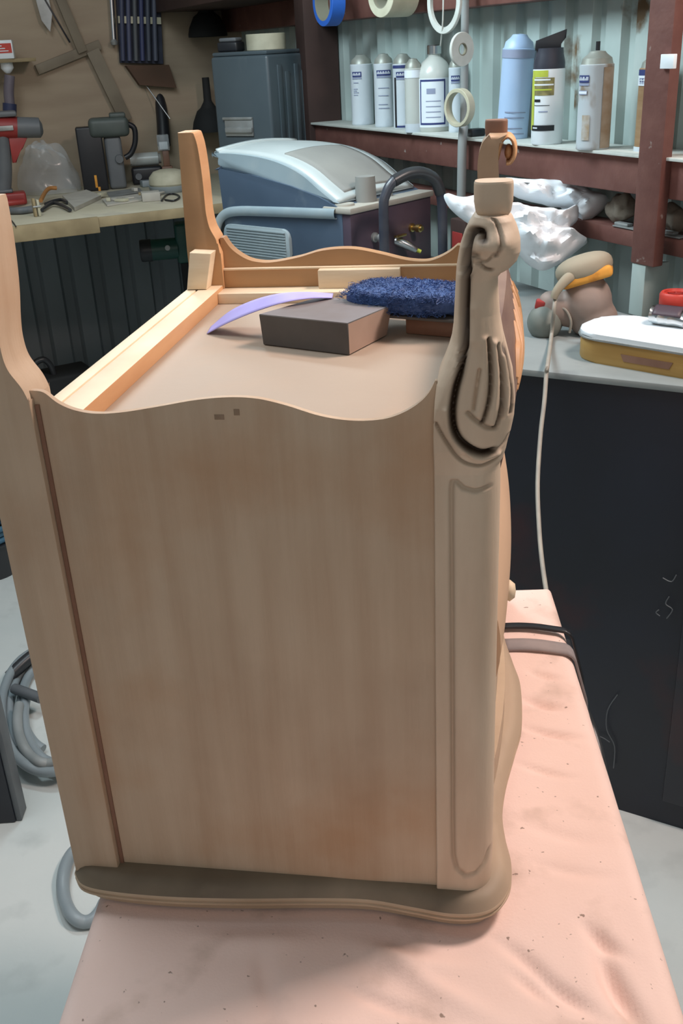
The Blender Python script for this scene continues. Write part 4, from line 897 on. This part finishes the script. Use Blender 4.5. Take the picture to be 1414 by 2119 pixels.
# ================= BAMBOO TRAY BOX =================
w0 = pz(1212, 748, BR); w1 = pz(1414, 784, BR); wd_ = (w1-w0).normalized(); wa = math.atan2(wd_.y, wd_.x)
wn_ = Vector((-wd_.y, wd_.x, 0)); wo = pz(1180, 742, BR); xo = (w0-wo).dot(wd_)
back = pz(1240, 643, BR+.052); dep = (back-w0).dot(wn_); Lw = .40; w0 = w0-wd_*.035
tr = thing('bamboo_box', 'shallow bamboo box with rounded corners and glossy white lid', 'box', w0, wa)
def rrect(x0, x1, y0, y1, r, n=7):
    out = []
    for cx, cy, a0 in ((x1-r, y1-r, 0), (x0+r, y1-r, PI/2), (x0+r, y0+r, PI), (x1-r, y0+r, 1.5*PI)):
        out += [(cx+r*math.cos(a0+k*PI/2/(n-1)), cy+r*math.sin(a0+k*PI/2/(n-1))) for k in range(n)]
    return out
obj('box_body', exy(rrect(0, Lw, .0, dep, .055), .0, .040, bev=.003), M['bamboo'], tr)
bm = exy(rrect(-.004, Lw+.004, -.004, dep+.004, .058), .0405, .044, bev=.001); obj('rim_line', bm, M['zinc'], tr)
bm = exy(rrect(-.002, Lw+.002, -.002, dep+.002, .058, 10), .044, .052, bev=.003); obj('lid', bm, M['gloss_white'], tr)
h0 = (pz(1268, 755, BR+.012)-w0).dot(wd_); h1 = (pz(1375, 775, BR+.012)-w0).dot(wd_)
bm = exz([(h0+.006, .012), (h1-.006, .012), (h1, .024), (h0, .024)], -.0015, .004); obj('handle_slot', bm, M['footbrown'], tr)
tz = BR+.0525
p = pz(1400, 632, tz); t = thing('plastic_ring', 'bright red ribbed plastic ring on the white lid', 'ring', p)
bm = B(); lathe(bm, [(.018, 0), (.030, 0), (.032, .003), (.032, .022), (.029, .026), (.024, .026), (.022, .022), (.020, .022)], 40, closed=True); obj('ring_body', bm, M['redbright'], t)
bm = B()
for k in range(8): a = k*PI/4; bx(bm, .004, .021, -.0015, .0015, .016, .022, mtx=Rz(a))
lathe(bm, [(0, .014), (.006, .014), (.006, .023), (0, .023)], 16); obj('spokes', bm, M['red'], t)
p = pz(1384, 672, tz); t = thing('foil_packet', 'crumpled purple and silver foil packet on the white lid', 'packet', p, wa+.1)
bm = B(); grid(bm, lambda u, v: Vector(((u-.5)*.062+.003*noise.noise(Vector((u*9, v*9, 2))), .020*math.cos(2*PI*v)*(1+.25*noise.noise(Vector((u*5, v*3, 7)))), .016+.015*math.sin(2*PI*v)*(1+.2*noise.noise(Vector((u*7, 2*v, 1))))-.004*u)), 12, 20, cv=True)
for v in bm.verts: v.co.z = max(v.co.z, 0)
bmesh.ops.holes_fill(bm, edges=[e for e in bm.edges if e.is_boundary], sides=0); obj('wrapper', bm, M['chrome'], t, smooth=25)
bm = B(); grid(bm, lambda u, v: Vector(((u-.5)*.050, .021*math.cos(.2+1.6*v)*-1, .017+.0165*math.sin(.2+1.2*v))), 8, 8); o = obj('print', bm, mat('plum_print', (.07, .045, .06), .5), t, smooth=180); md = o.modifiers.new('t', 'SOLIDIFY'); md.thickness = .001

# ================= SLATE TIN BOX IN THE CORNER =================
cn = pd(566, 300, 3.12); cn.z = BL+.0005
ang = math.radians(8.2)-math.radians(33)
sb = thing('tool_tin', 'tall slate blue steel tin with paint drips standing in the corner', 'tin', (cn.x, cn.y, cn.z), ang)
HB = pd(566, 112, 3.12).z-BL
bm = B(); bx(bm, -.225, 0, 0, .225, 0, HB, .010, 3); obj('tin_body', bm, M['steelbox'], sb)
bm = B(); bx(bm, -.22, -.005, .005, .22, HB+.0, HB+.012, .005); obj('lid', bm, M['steelbox'], sb)
hx0, hx1 = -.190, -.072; hz = HB-.232
hd = B(); bx(hd, hx0, hx1, -.010, 0, hz+.048, hz+.056, .002, mtx=None); bx(hd, hx0+.01, hx1, -.014, 0, hz+.01, hz+.026, .003); bx(hd, hx0+.006, hx1, -.006, -.001, hz, hz+.05, .001); obj('latch', hd, M['zinc'], sb)
for k, x in enumerate((.045, .085, .135, .175)):
    bm = B(); bx(bm, 0, .004, x, x+.022, .01, HB-.03-.02*(k % 2), .001); obj('rib', bm, M['steelbox'], sb)
tp = sb.location+Matrix.Rotation(ang, 3, 'Z') @ Vector((-.075, .10, HB+.0125))
t = thing('tape_roll', 'wide cream masking tape roll lying on the slate tin', 'tape roll', tp)
bm = B(); lathe(bm, [(.040, 0), (.061, 0), (.062, .001), (.062, .045), (.061, .046), (.040, .046)], 48, closed=True); obj('tape', bm, M['tapecream'], t)
bm = B(); lathe(bm, [(.038, 0), (.040, 0), (.040, .046), (.038, .046)], 40, closed=True); obj('core', bm, M['card'], t)
tp = sb.location+Matrix.Rotation(ang, 3, 'Z') @ Vector((-.18, .055, HB+.0125))
t = thing('battery_pack', 'small black and grey battery pack beside the cream masking tape', 'battery', tp, ang+.2)
bm = B(); bx(bm, -.035, .035, -.03, .03, 0, .028, .006, 3); obj('housing', bm, M['black'], t)
bm = B(); bx(bm, -.030, .030, -.024, .024, .028, .040, .005, 3); obj('cover', bm, M['greymid'], t)

# ================= LEFT WALL: HANGING THINGS =================
def wl(x, y, off=0): return pw(x, y, 3.3-off)
def bar_on_wall(bm, x0, y0, x1, y1, w, th=.012, off=.001):
    a = wl(x0, y0, off+th); b = wl(x1, y1, off+th); d = (b-a); L = d.length; d.normalize(); n = E1.copy(); s = d.cross(n).normalized()
    mt = Matrix((( d.x, s.x, n.x, a.x), (d.y, s.y, n.y, a.y), (d.z, s.z, n.z, a.z), (0, 0, 0, 1))); bx(bm, 0, L, -w/2, w/2, 0, th, .001, mtx=mt); return bm
t = thing('wooden_square', 'weathered wooden marking square hanging on the plywood wall', 'square', wl(170, 115))
bm = B(); bar_on_wall(bm, 77, 145, 208, 92, .032, .02); obj('stock', bm, M['squarewood'], t, world=True)
bm = B(); bar_on_wall(bm, 110, -40, 172, 108, .034, .010, .021); obj('blade', bm, M['squarewood'], t, world=True)
bm = B(); bar_on_wall(bm, 192, 104, 262, 250, .048, .010, .021); obj('lower_blade', bm, M['squarewood'], t, world=True)
t = thing('hand_saw', 'grey hand saw blade hanging high on the plywood wall', 'saw', wl(90, 30))
a = [wl(x, y, .034) for x, y in ((66, -30), (95, -30), (108, 30), (104, 66), (86, 42))]
bm = B(); b0 = [bm.verts.new(p) for p in a]; b1 = [bm.verts.new(p+E1*.003) for p in a]; bm.faces.new(b0); bm.faces.new(b1[::-1])
for i in range(5): bm.faces.new((b0[i], b0[(i+1) % 5], b1[(i+1) % 5], b1[i]))
obj('blade', bm, M['zinc'], t, world=True)
bm = B(); bar_on_wall(bm, 88, -10, 145, 88, .006, .004, .032); obj('back_strip', bm, M['black'], t, world=True)
# tool roll
ctr_ = wl(282, 60, .03)
t = thing('chisel_roll', 'navy canvas tool roll of slim files hanging on the plywood', 'tool roll', ctr_)
def wq(pts, off, th, m, name, par):
    a = [wl(x, y, off+th) for x, y in pts]; bm = B(); b0 = [bm.verts.new(p) for p in a]; b1 = [bm.verts.new(p+E1*th) for p in a]; n = len(a); bm.faces.new(b0); bm.faces.new(b1[::-1])
    for i in range(n): bm.faces.new((b0[i], b0[(i+1) % n], b1[(i+1) % n], b1[i]))
    return obj(name, bm, m, par, world=par is not None)
wq([(240, -40), (330, -40), (338, 132), (250, 130)], .004, .02, mat('navy_canvas', (.03, .035, .06), .8, c2=(.05, .055, .08), scale=20), 'backing', t)
wq([(245, 33), (333, 36), (334, 50), (246, 48)], .026, .012, M['tapecream'], 'wood_strip', t)
for k in range(6):
    x0 = 251+k*13.5; bm = B(); tube(bm, [wl(x0, -40, .036), wl(x0+1, 30, .036), wl(x0+4, 126, .036)], .0085, 10, 2); obj('file', bm, mat('slate_file_%d' % k, (.05+.02*(k % 3), .06+.02*(k % 3), .11+.03*(k % 2)), .5), t, world=True)
bm = B(); tube(bm, [wl(228, -40, .02), wl(233, 40, .02), wl(236, 88, .02)], .009, 12, 3); t2 = tag(obj('steel_rod', bm, M['chrome']), 'shiny steel rod hanging left of the navy tool roll', 'rod')
bm = B(); lathe(bm, [(0, 0), (.012, .002), (.014, .012), (.008, .02), (0, .021)], 16); o = obj('knob', bm, M['zinc'], t2, world=True, loc=wl(237, 94, .03)); 
o = wq([(262, 136), (350, 134), (366, 182), (290, 176)], .004, .03, mat('red_brown_board', (.12, .06, .035), .7, c2=(.09, .05, .03)), 'wood_offcut', None); tag(o, 'red brown wood offcut fixed below the navy tool roll', 'wood block')
def bell(cx, cy, R, H, name, label):
    p = wl(cx, cy, R+.01); t = thing(name, label, 'funnel', p, 0, None)
    bm = B(); lathe(bm, [(R, 0), (R, .01), (R*.92, H*.30), (R*.66, H*.62), (R*.30, H*.78), (R*.22, H*.95), (R*.20, H*1.6), (R*.16, H*1.6), (R*.18, H*.95), (R*.60, H*.58), (R*.86, H*.28), (R*.95, 0)], 36, closed=True); obj('cone', bm, M['blackmat'], t)
bell(431, 76, .073, .11, 'funnel', 'matt black funnel hanging beside the corner cupboard')
bell(436, 272, .068, .12, 'funnel', 'matt black funnel behind the slate tin, partly hidden')
wq([(472, -20), (481, -20), (485, 62), (478, 62)], .0, .004, M['tapewhite'], 'm', None)
o = bpy.data.objects['m']; o.name = 'trim_8'; o['kind'] = 'structure'
# labelled box and nozzle on the far left
p = wl(10, 122, .10); t = thing('screw_box', 'white and red printed screw box high on the plywood at the frame edge', 'box', p, RZL-.25)
bm = B(); bx(bm, -.06, .035, -.03, .03, 0, .058, .002); obj('carton', bm, M['gloss_white'], t)
bm = B(); bx(bm, -.055, .031, -.0315, -.030, .018, .048, .0); obj('label', bm, M['redbright'], t)
for k in range(3):
    bm = B(); bx(bm, -.05, .02-.01*k, -.0325, -.0315, .023+.008*k, .026+.008*k); obj('lettering', bm, M['labelwhite'], t)
bm = B(); bx(bm, -.08, .10, -.03, .10, -.012, -.0005, .001); tag(obj('wall_bracket', bm, M['bench_edge'], loc=p, rot=(0, 0, RZL)), 'small wooden ledge under the red printed box', 'ledge')
bm = B(); lathe(bm, [(.0, .10), (.02, .10), (.022, .04), (.012, .01), (.006, 0), (0, 0)], 20); bm2 = bm
o = obj('cartridge_nozzle', bm2, M['gloss_white'], loc=wl(17, 152, .09)); o.scale = (1, 1, .42); tag(o, 'white plastic nozzle pointing down below the red printed box', 'nozzle')
bm = B(); tube(bm, [wl(20, 156, .085), wl(18, 190, .085), wl(20, 216, .085)], .018, 12, 3); t = tag(obj('sealant_tube', bm, mat('grey_violet_tube', (.14, .12, .15), .5, c2=(.20, .18, .21))), 'grey violet sealant tube hanging under the white nozzle', 'tube')
bm = B(); tube(bm, [wl(20, 214, .085), wl(20, 238, .085)], .024, 12, 1); obj('band', bm, mat('navy_band', (.03, .04, .10), .5), t, world=True)

# ================= LEFT BENCH: TOOLS AND CLUTTER =================
def bt_(x, y, z=BL): p = pz(x, y, z); return Vector((p.x, p.y, z+.0005))
def kk(p): return (p-CAM).dot(CF)/F
# cordless drill
p = bt_(22, 424); k = kk(p); dr_ = thing('cordless_drill', 'red and black cordless drill standing on the left bench', 'drill', p, face_cam(p))
def Q(x, y, d=0, p0=None): return Vector(((x-22+(424-y)*.19)*k, d, (424-y)*k/1.06))
bm = B(); bx(bm, -.06, Q(52, 405).x, -.035, .035, 0, Q(0, 398).z, .008, 3); obj('battery', bm, M['red'], dr_)
bm = B(); bx(bm, -.055, Q(26, 395).x, -.03, .03, Q(0, 398).z, Q(0, 390).z, .006); tube(bm, [Q(6, 395), Q(8, 350), Q(4, 300), Q(2, 280)], lambda t: .027-.004*t, 14, 5); obj('grip', bm, M['greymid'], dr_)
bm = B(); tube(bm, [Q(-30, 266), Q(0, 266), Q(30, 268), Q(36, 270)], lambda t: .038-.006*t, 20, 4); obj('housing', bm, M['red'], dr_)
bm = B(); bx(bm, Q(-20, 240).x, Q(30, 240).x, -.032, .032, Q(0, 246).z, Q(0, 234).z, .008); obj('top_cover', bm, M['greymid'], dr_)
bm = B(); bx(bm, Q(-14, 267).x, Q(24, 267).x, -.040, -.034, Q(0, 272).z, Q(0, 262).z, .002); obj('name_plate', bm, M['zinc'], dr_)
bm = B(); tube(bm, [Q(32, 268), Q(40, 269), Q(68, 271), Q(76, 272), Q(82, 272)], lambda t: .034*(1-.1*t) if t < .72 else .034*(1-(t-.72)*2.2), 22, 5); obj('chuck', bm, M['greymid'], dr_)
bm = exz([*[(Q(a_, b_).x, Q(a_, b_).z) for a_, b_ in ((14, 284), (52, 290), (44, 310), (36, 318), (32, 338), (24, 338), (20, 312))]], -.012, .012, bev=.003); obj('trigger', bm, M['red'], dr_)
# router, black
p = bt_(222, 392); k = kk(p); rt = thing('power_router', 'black twin-bodied power router with grey green cap by the wall', 'router', p, face_cam(p))
def Q2(x, y, d=0): return Vector(((x-222+(392-y)*.14)*k, d, (392-y)*k/1.06))
bm = B(); bx(bm, Q2(174, 380).x, Q2(226, 392).x, -.03, .04, 0, Q2(0, 262).z, .006, 3); obj('battery_body', bm, M['black'], rt)
bm = B(); bx(bm, Q2(228, 385).x, Q2(262, 385).x, -.022, .05, .0, Q2(0, 284).z, .012, 3); cyl(bm, Q2(246, 330, -.02), Q2(246, 330, -.034), .016, .014, 18); obj('motor', bm, M['greymid'], rt)
bm = B(); bx(bm, Q2(184, 262).x, Q2(264, 262).x, -.040, .055, Q2(0, 286).z+.001, Q2(0, 246).z, .018, 4); bx(bm, Q2(226, 250).x, Q2(258, 250).x, -.030, .045, Q2(0, 248).z, Q2(0, 238).z, .006, 3); obj('head', bm, mat('grey_green_cap', (.055, .07, .065), .5, c2=(.10, .12, .11)), rt)
bm = B(); tube(bm, [Q2(262, 262, .01), Q2(276, 272, .01), Q2(278, 300, .01), Q2(270, 322, .01), Q2(258, 330, .01)], .010, 12, 5); obj('handle', bm, M['black'], rt)
bm = B(); bx(bm, Q2(198, 380).x, Q2(203, 380).x, -.033, -.029, .012, .055, .001); bx(bm, Q2(204, 390).x, Q2(209, 390).x, -.033, -.029, 0, .014, .001); obj('orange_mark', bm, M['orange'], rt)
# clear bag
p = bt_(112, 398); k = kk(p); cbm = B()
t = thing('clear_bag', 'clear plastic bag slumped between the drill and the black router', 'bag', p, face_cam(p))
def bgf(u, v):
    a = 2*PI*u; b = v*PI/2; r = 1+.22*noise.noise(Vector((math.cos(a)*1.6, math.sin(a)*1.6, v*3)))+.07*abs(noise.noise(Vector((math.cos(a)*6, math.sin(a)*6, v*9))))
    return Vector((.112*r*math.cos(a)*math.cos(b)**.8-.02*v, .07*r*math.sin(a)*math.cos(b)**.8, .155*math.sin(b)*r))
grid(cbm, bgf, 40, 16, cu=True); bmesh.ops.remove_doubles(cbm, verts=cbm.verts, dist=1e-5)
for v in cbm.verts: v.co.z = max(v.co.z, .001)
obj('bag_film', cbm, M['clearplastic'], t, smooth=30)
# card, papers, small box, offcuts
def slab(name, label, cat, quad, z0, th, m, tilt=0):
    a = [bt_(x, y) for x, y in quad]; bm = B(); T_ = [bm.verts.new((q.x, q.y, BL+z0+th)) for q in a]; T_[0].co.z += tilt; T_[1].co.z += tilt; b0 = [bm.verts.new((v.co.x, v.co.y, v.co.z-th)) for v in T_]; n = len(a); bm.faces.new(T_); bm.faces.new(b0[::-1])
    for i in range(n): bm.faces.new((T_[i], b0[i], b0[(i+1) % n], T_[(i+1) % n]))
    return tag(obj(name, bm, m), label, cat)
slab('card_sheet', 'pale folded card lying by the front edge of the left bench', 'card', [(130, 412), (180, 400), (210, 412), (155, 438)], .001, .012, M['paper'])
slab('paper_sheet', 'grey crumpled paper among shavings on the left bench', 'paper', [(222, 401), (288, 392), (300, 402), (228, 413)], .001, .005, M['zinc'])
slab('paper_sheet', 'pale paper offcut near the bench edge beside the card', 'paper', [(212, 416), (290, 402), (300, 415), (222, 428)], .001, .005, M['paper'])
bm = B(); bx(bm, -.030, .030, -.03, .03, 0, .028, .002); tag(obj('small_box', bm, M['paper'], loc=bt_(313, 415), rot=(0, 0, RZL-.2)), 'small beige box on the left bench before the white tub', 'box')
p = bt_(305, 386); bm = B(); bx(bm, -.022, .022, -.02, .02, 0, .022, .003); tag(obj('plastic_cube', bm, M['hose'], loc=p, rot=(0, 0, RZL)), 'small blue grey plastic cube beside the white tub', 'block')
p = bt_(352, 396); t = thing('plastic_tub', 'dusty off-white oval tub on the left bench beside the far rear leg', 'tub', p)
bm = B(); lathe(bm, [(0, 0), (.062, 0), (.070, .008), (.072, .020), (.066, .022), (0, .022)], 32); obj('base', bm, M['hose'], t)
bm = B(); lathe(bm, [(.066, .022), (.070, .028), (.068, .05), (.052, .068), (.03, .074), (0, .075)], 32); obj('lid', bm, M['tapecream'], t)
# frosted jar lying down on a dark block, glass, rod, brush
p = bt_(306, 380); k = kk(p)
t = thing('grinder_body', 'black bench tool body supporting the frosted jar', 'tool', p, face_cam(p)); bm = B(); bx(bm, -.055, .06, -.03, .03, 0, .062, .010, 3); obj('case', bm, M['black'], t); bm = B(); cyl(bm, (-.03, -.032, .03), (-.03, -.036, .03), .012); obj('dial', bm, M['greymid'], t)
t = thing('frosted_jar', 'frosted plastic jar lying on its side on the black tool', 'jar', p+Vector((0, 0, .0635)), face_cam(p)); bm = B(); tube(bm, [(-.050, 0, .024), (-.046, 0, .024), (.05, 0, .024)], .0235, 24, 2); obj('jar_body', bm, M['jar'], t); bm = B(); tube(bm, [(.05, 0, .024), (.06, 0, .024)], .018, 20, 1); obj('neck', bm, M['greydust'], t)
p = bt_(350, 378); k = kk(p)
t = thing('bottle_stand', 'reddish brown stand holding a clear square glass', 'stand', p, face_cam(p)); bm = B(); bx(bm, -.02, .02, -.02, .02, 0, .06, .004); bx(bm, -.012, .012, -.012, .012, .06, .115, .003); obj('post', bm, M['footbrown'], t)
t = thing('glass_cup', 'small clear square glass on top of the brown stand', 'glass', p+Vector((-.005, 0, .1155)), face_cam(p)); bm = B(); bx(bm, -.022, .022, -.02, .02, 0, .055, .003); obj('cup', bm, M['clearplastic'], t); bm = B(); bx(bm, -.016, .016, -.014, .014, .004, .030, .002); obj('contents', bm, M['gloss_white'], t)
a = pd(277, 141, kk(p)*F-.02); b = pd(352, 246, kk(p)*F-.02); bm = B(); tube(bm, [a, b], .0022, 8, 1); tag(obj('steel_rod', bm, M['chrome']), 'thin silver rod leaning out of the clear square glass', 'rod')
q0 = pd(334, 240, kk(p)*F+.05); bm = B(); tube(bm, [pd(340, 300, kk(p)*F+.05), pd(336, 240, kk(p)*F+.05), pd(330, 205, kk(p)*F+.05), pd(326, 192, kk(p)*F+.05)], lambda t: .026-.008*t, 14, 4); tag(obj('brush_handle', bm, M['black']), 'black handle standing behind the silver rod', 'handle')
# pliers, clamp, knives, screws
def small_tube(name, label, cat, pts, r, m, z=.008): 
    bm = B(); tube(bm, [Vector((q.x, q.y, BL+z+dz)) for (x, y, dz) in pts for q in (bt_(x, y),)], r, 10, 5); return tag(obj(name, bm, m), label, cat)
small_tube('marker_pen', 'grey marker pen lying at the front of the left bench', 'pen', [(18, 444, 0), (45, 444, .0), (74, 440, 0)], .011, M['greymid'], .012)
small_tube('pliers', 'dark pliers with splayed handles lying left of the card', 'pliers', [(88, 440, 0), (110, 428, .004), (130, 432, .002), (146, 440, 0)], .006, M['rubber'])
small_tube('pliers', 'dark pliers pointing towards the clear bag', 'pliers', [(95, 428, 0), (112, 424, .004), (128, 420, .002), (140, 424, 0)], .006, M['rubber'])
small_tube('curved_handle', 'orange wooden curved handle behind the dark pliers', 'handle', [(86, 424, .004), (96, 416, .018), (106, 412, .026), (120, 410, .024)], .007, mat('orange_wood_handle', (.42, .19, .06), .5), .01)
small_tube('cutter_knife', 'red cutter knife lying before the drill battery', 'knife', [(-10, 432, .004), (20, 430, .004), (50, 426, .003)], .010, M['red'], .011)
p = bt_(78, 448); t = thing('spring_clamp', 'small yellow wooden clamp standing at the bench edge', 'clamp', p, face_cam(p)+.3)
bm = B(); bx(bm, -.010, -.002, -.008, .008, 0, .055, .002); obj('jaw', bm, M['bench_edge'], t); bm = B(); bx(bm, .002, .010, -.008, .008, 0, .05, .002); obj('jaw', bm, M['tapecream'], t); bm = B(); cyl(bm, (-.012, -.009, .03), (.012, -.009, .03), .003, n=8); obj('pin', bm, M['zinc'], t)
small_tube('black_wire', 'thin black wire curling over the left bench edge', 'wire', [(5, 462, -.002), (22, 458, -.004), (33, 470, -.006)], .002, M['black'], .008)
small_tube('looped_wire', 'dark looped wire beside the far rear leg', 'wire', [(335, 418, 0), (345, 406, 0), (362, 404, 0), (372, 410, 0), (360, 418, 0), (342, 416, 0)], .003, M['black'], .004)
random.seed(11)
ORD = ['leftmost', 'second', 'third', 'fourth', 'fifth', 'sixth', 'seventh', 'eighth', 'ninth', 'rightmost']
for k_ in range(10):
    x = 212+13.5*k_; y = random.uniform(398, 424); bm = B(); s_ = random.uniform(.012, .024); hh = random.uniform(.004, .012); bx(bm, -s_, s_, -s_*.5, s_*.5, 0, hh, .001)
    for v in bm.verts: v.co.x += .3*v.co.y
    cn_, m_ = random.choice([('beige', M['paper']), ('brown', M['bench_edge']), ('grey', M['zinc']), ('cream', M['tapecream'])])
    tag(obj('wood_offcut', bm, m_, loc=bt_(x, y)+Vector((0, 0, .0065)), rot=(0, 0, random.uniform(0, 3))), 'small %s offcut, %s %sof the scattered offcuts on the left bench' % (cn_, ORD[k_], '' if k_ in (0, 9) else 'from the left '), 'offcut', 'offcuts scattered on the left bench')

# ================= UNDER THE LEFT BENCH =================
p = pw(335, 516, 2.75); k = kk(p)
t = thing('bench_grinder', 'dark green bench grinder with black end under the left bench', 'grinder', (p.x, p.y, p.z), face_cam(p))
bm = B(); tube(bm, [(-.035, 0, 0), (.055, 0, 0)], .036, 26, 1); obj('motor', bm, M['green'], t)
bm = B(); tube(bm, [(-.075, 0, 0), (-.068, 0, 0), (-.035, 0, 0)], lambda q: .030+.008*min(q*3, 1), 26, 2); obj('end_cap', bm, M['black'], t)
bm = B(); bx(bm, .050, .11, -.03, .045, -.05, .085, .010, 3); obj('housing', bm, M['green'], t)
bm = B(); bx(bm, .06, .10, -.02, .03, -.55, -.05, .004); obj('stand', bm, M['blackmat'], t); t['z'] = 0
bm = B(); bx(bm, .02, .14, -.06, .07, FL-p.z+.0005, -.54, .006); obj('base', bm, M['blackmat'], t); del t['z']
bm = B(); cyl(bm, (.02, -.034, .010), (.02, -.041, .010), .009, n=14); obj('plate_screw', bm, M['zinc'], t)
p = pw(112, 800, 2.80); bm = B(); Hc = p.z+.03-FL
t = thing('black_case', 'black tool case standing on the floor below the left bench', 'case', (p.x, p.y, FL), RZL+.1)
bm = B(); bx(bm, -.07, .16, 0, .16, .0005, Hc, .012, 3); obj('shell', bm, M['blackmat'], t)
bm = B(); tube(bm, [(-.05, .05, Hc-.005), (-.045, .05, Hc+.045), (-.01, .05, Hc+.06), (.012, .05, Hc+.035), (.02, .05, Hc-.005)], .011, 12, 5); obj('handle', bm, M['rubber'], t)
p = pw(55, 780, 2.9); zt2 = pw(55, 655, 2.9).z
bm = B(); lathe(bm, [(0, .0005), (.075, .0005), (.078, .02), (.078, (zt2-FL)*.82), (.06, (zt2-FL)*.93), (.03, zt2-FL), (0, zt2-FL)], 24); tag(obj('yellow_container', bm, M['yellow'], loc=(p.x-.13, p.y+.06, FL)), 'tall yellow container half hidden behind the near leg', 'container')

# ================= FLOOR AT THE LEFT =================
def fl(x, y, z=0): p = pz(x, y, FL+z); return Vector((p.x, p.y, FL+z))
def hose_ring(cx, cy, rx, ry, a0, a1, z, r, m, label, name='coiled_hose', dz=0, n=14):
    pts = []
    for i in range(n+1):
        a = math.radians(a0+(a1-a0)*i/n); pts.append(fl(cx+rx*math.cos(a), cy+ry*math.sin(a), z+dz*i/n+.003*math.sin(i*1.7)))
    bm = B(); tube(bm, pts, r, 12, 4); return bm
hs = thing('coiled_hose', 'grey blue air hose coiled on the concrete beside the back stile', 'hose', fl(95, 1480))
HG = [(100, 1475, 82, 118, 140, 320, .016, M['hose']), (98, 1470, 95, 128, 60, 250, .038, M['hose']), (112, 1460, 68, 96, 110, 250, .016, M['hose']), (120, 1480, 70, 100, 20, 200, .030, M['hose']), (98, 1490, 62, 90, 60, 200, .048, M['greybox'])]
for a in HG:
    bm = hose_ring(a[0], a[1], a[2], a[3], a[4], a[5], a[6], .0115, a[7], ''); obj('coil', bm, a[7], hs, world=True)
bm = B(); tube(bm, [fl(20, 1400, .03), fl(45, 1375, .045), fl(70, 1355, .055), fl(95, 1345, .06)], .016, 12, 4); obj('wrapped_section', bm, M['rubber'], hs, world=True)
bm = B(); tube(bm, [fl(30, 1425, .045), fl(50, 1432, .05), fl(85, 1445, .05)], .013, 12, 4); obj('coupling', bm, M['greymid'], hs, world=True)
hs2 = tag(obj('floor_hose', hose_ring(176, 1830, 46, 78, 30, 310, .014, .0125, None, ''), M['hose']), 'dark grey hose loop on the floor below the upturned cabinet edge', 'hose')
c0_ = fl(45, 1702)
t = thing('steel_cabinet', 'dark steel cabinet corner standing on the floor at the left edge', 'cabinet', c0_, math.radians(8)+0.05)
bm = B(); bx(bm, -.30, -.012, .0, .05, .0005, .62, .003); obj('body', bm, M['navy'], t)
bm = B(); bx(bm, -.012, 0, .004, .045, .0005, .62, .002); obj('side_strip', bm, M['greymid'], t)
q = fl(-14, 1180); t = thing('rubber_bucket', 'black rubber bucket at the left edge behind the back stile', 'bucket', q)
bm = B(); lathe(bm, [(0, .0005), (.08, .0005), (.095, .11), (.099, .11), (.099, .116), (.090, .116), (.076, .01), (0, .01)], 32); obj('bucket', bm, M['rubber'], t)
t = thing('blue_hose', 'blue hose coiled on the black bucket', 'hose', q+Vector((0, 0, .117)))
for i_, (rr_, z_) in enumerate(((.085, .010), (.080, .028), (.086, .046))):
    bm = B(); tube(bm, [(rr_*math.cos(a*PI/8), rr_*math.sin(a*PI/8), z_) for a in range(16)], .009, 10, 2, closed=True); obj('coil', bm, M['hoseblue'], t)
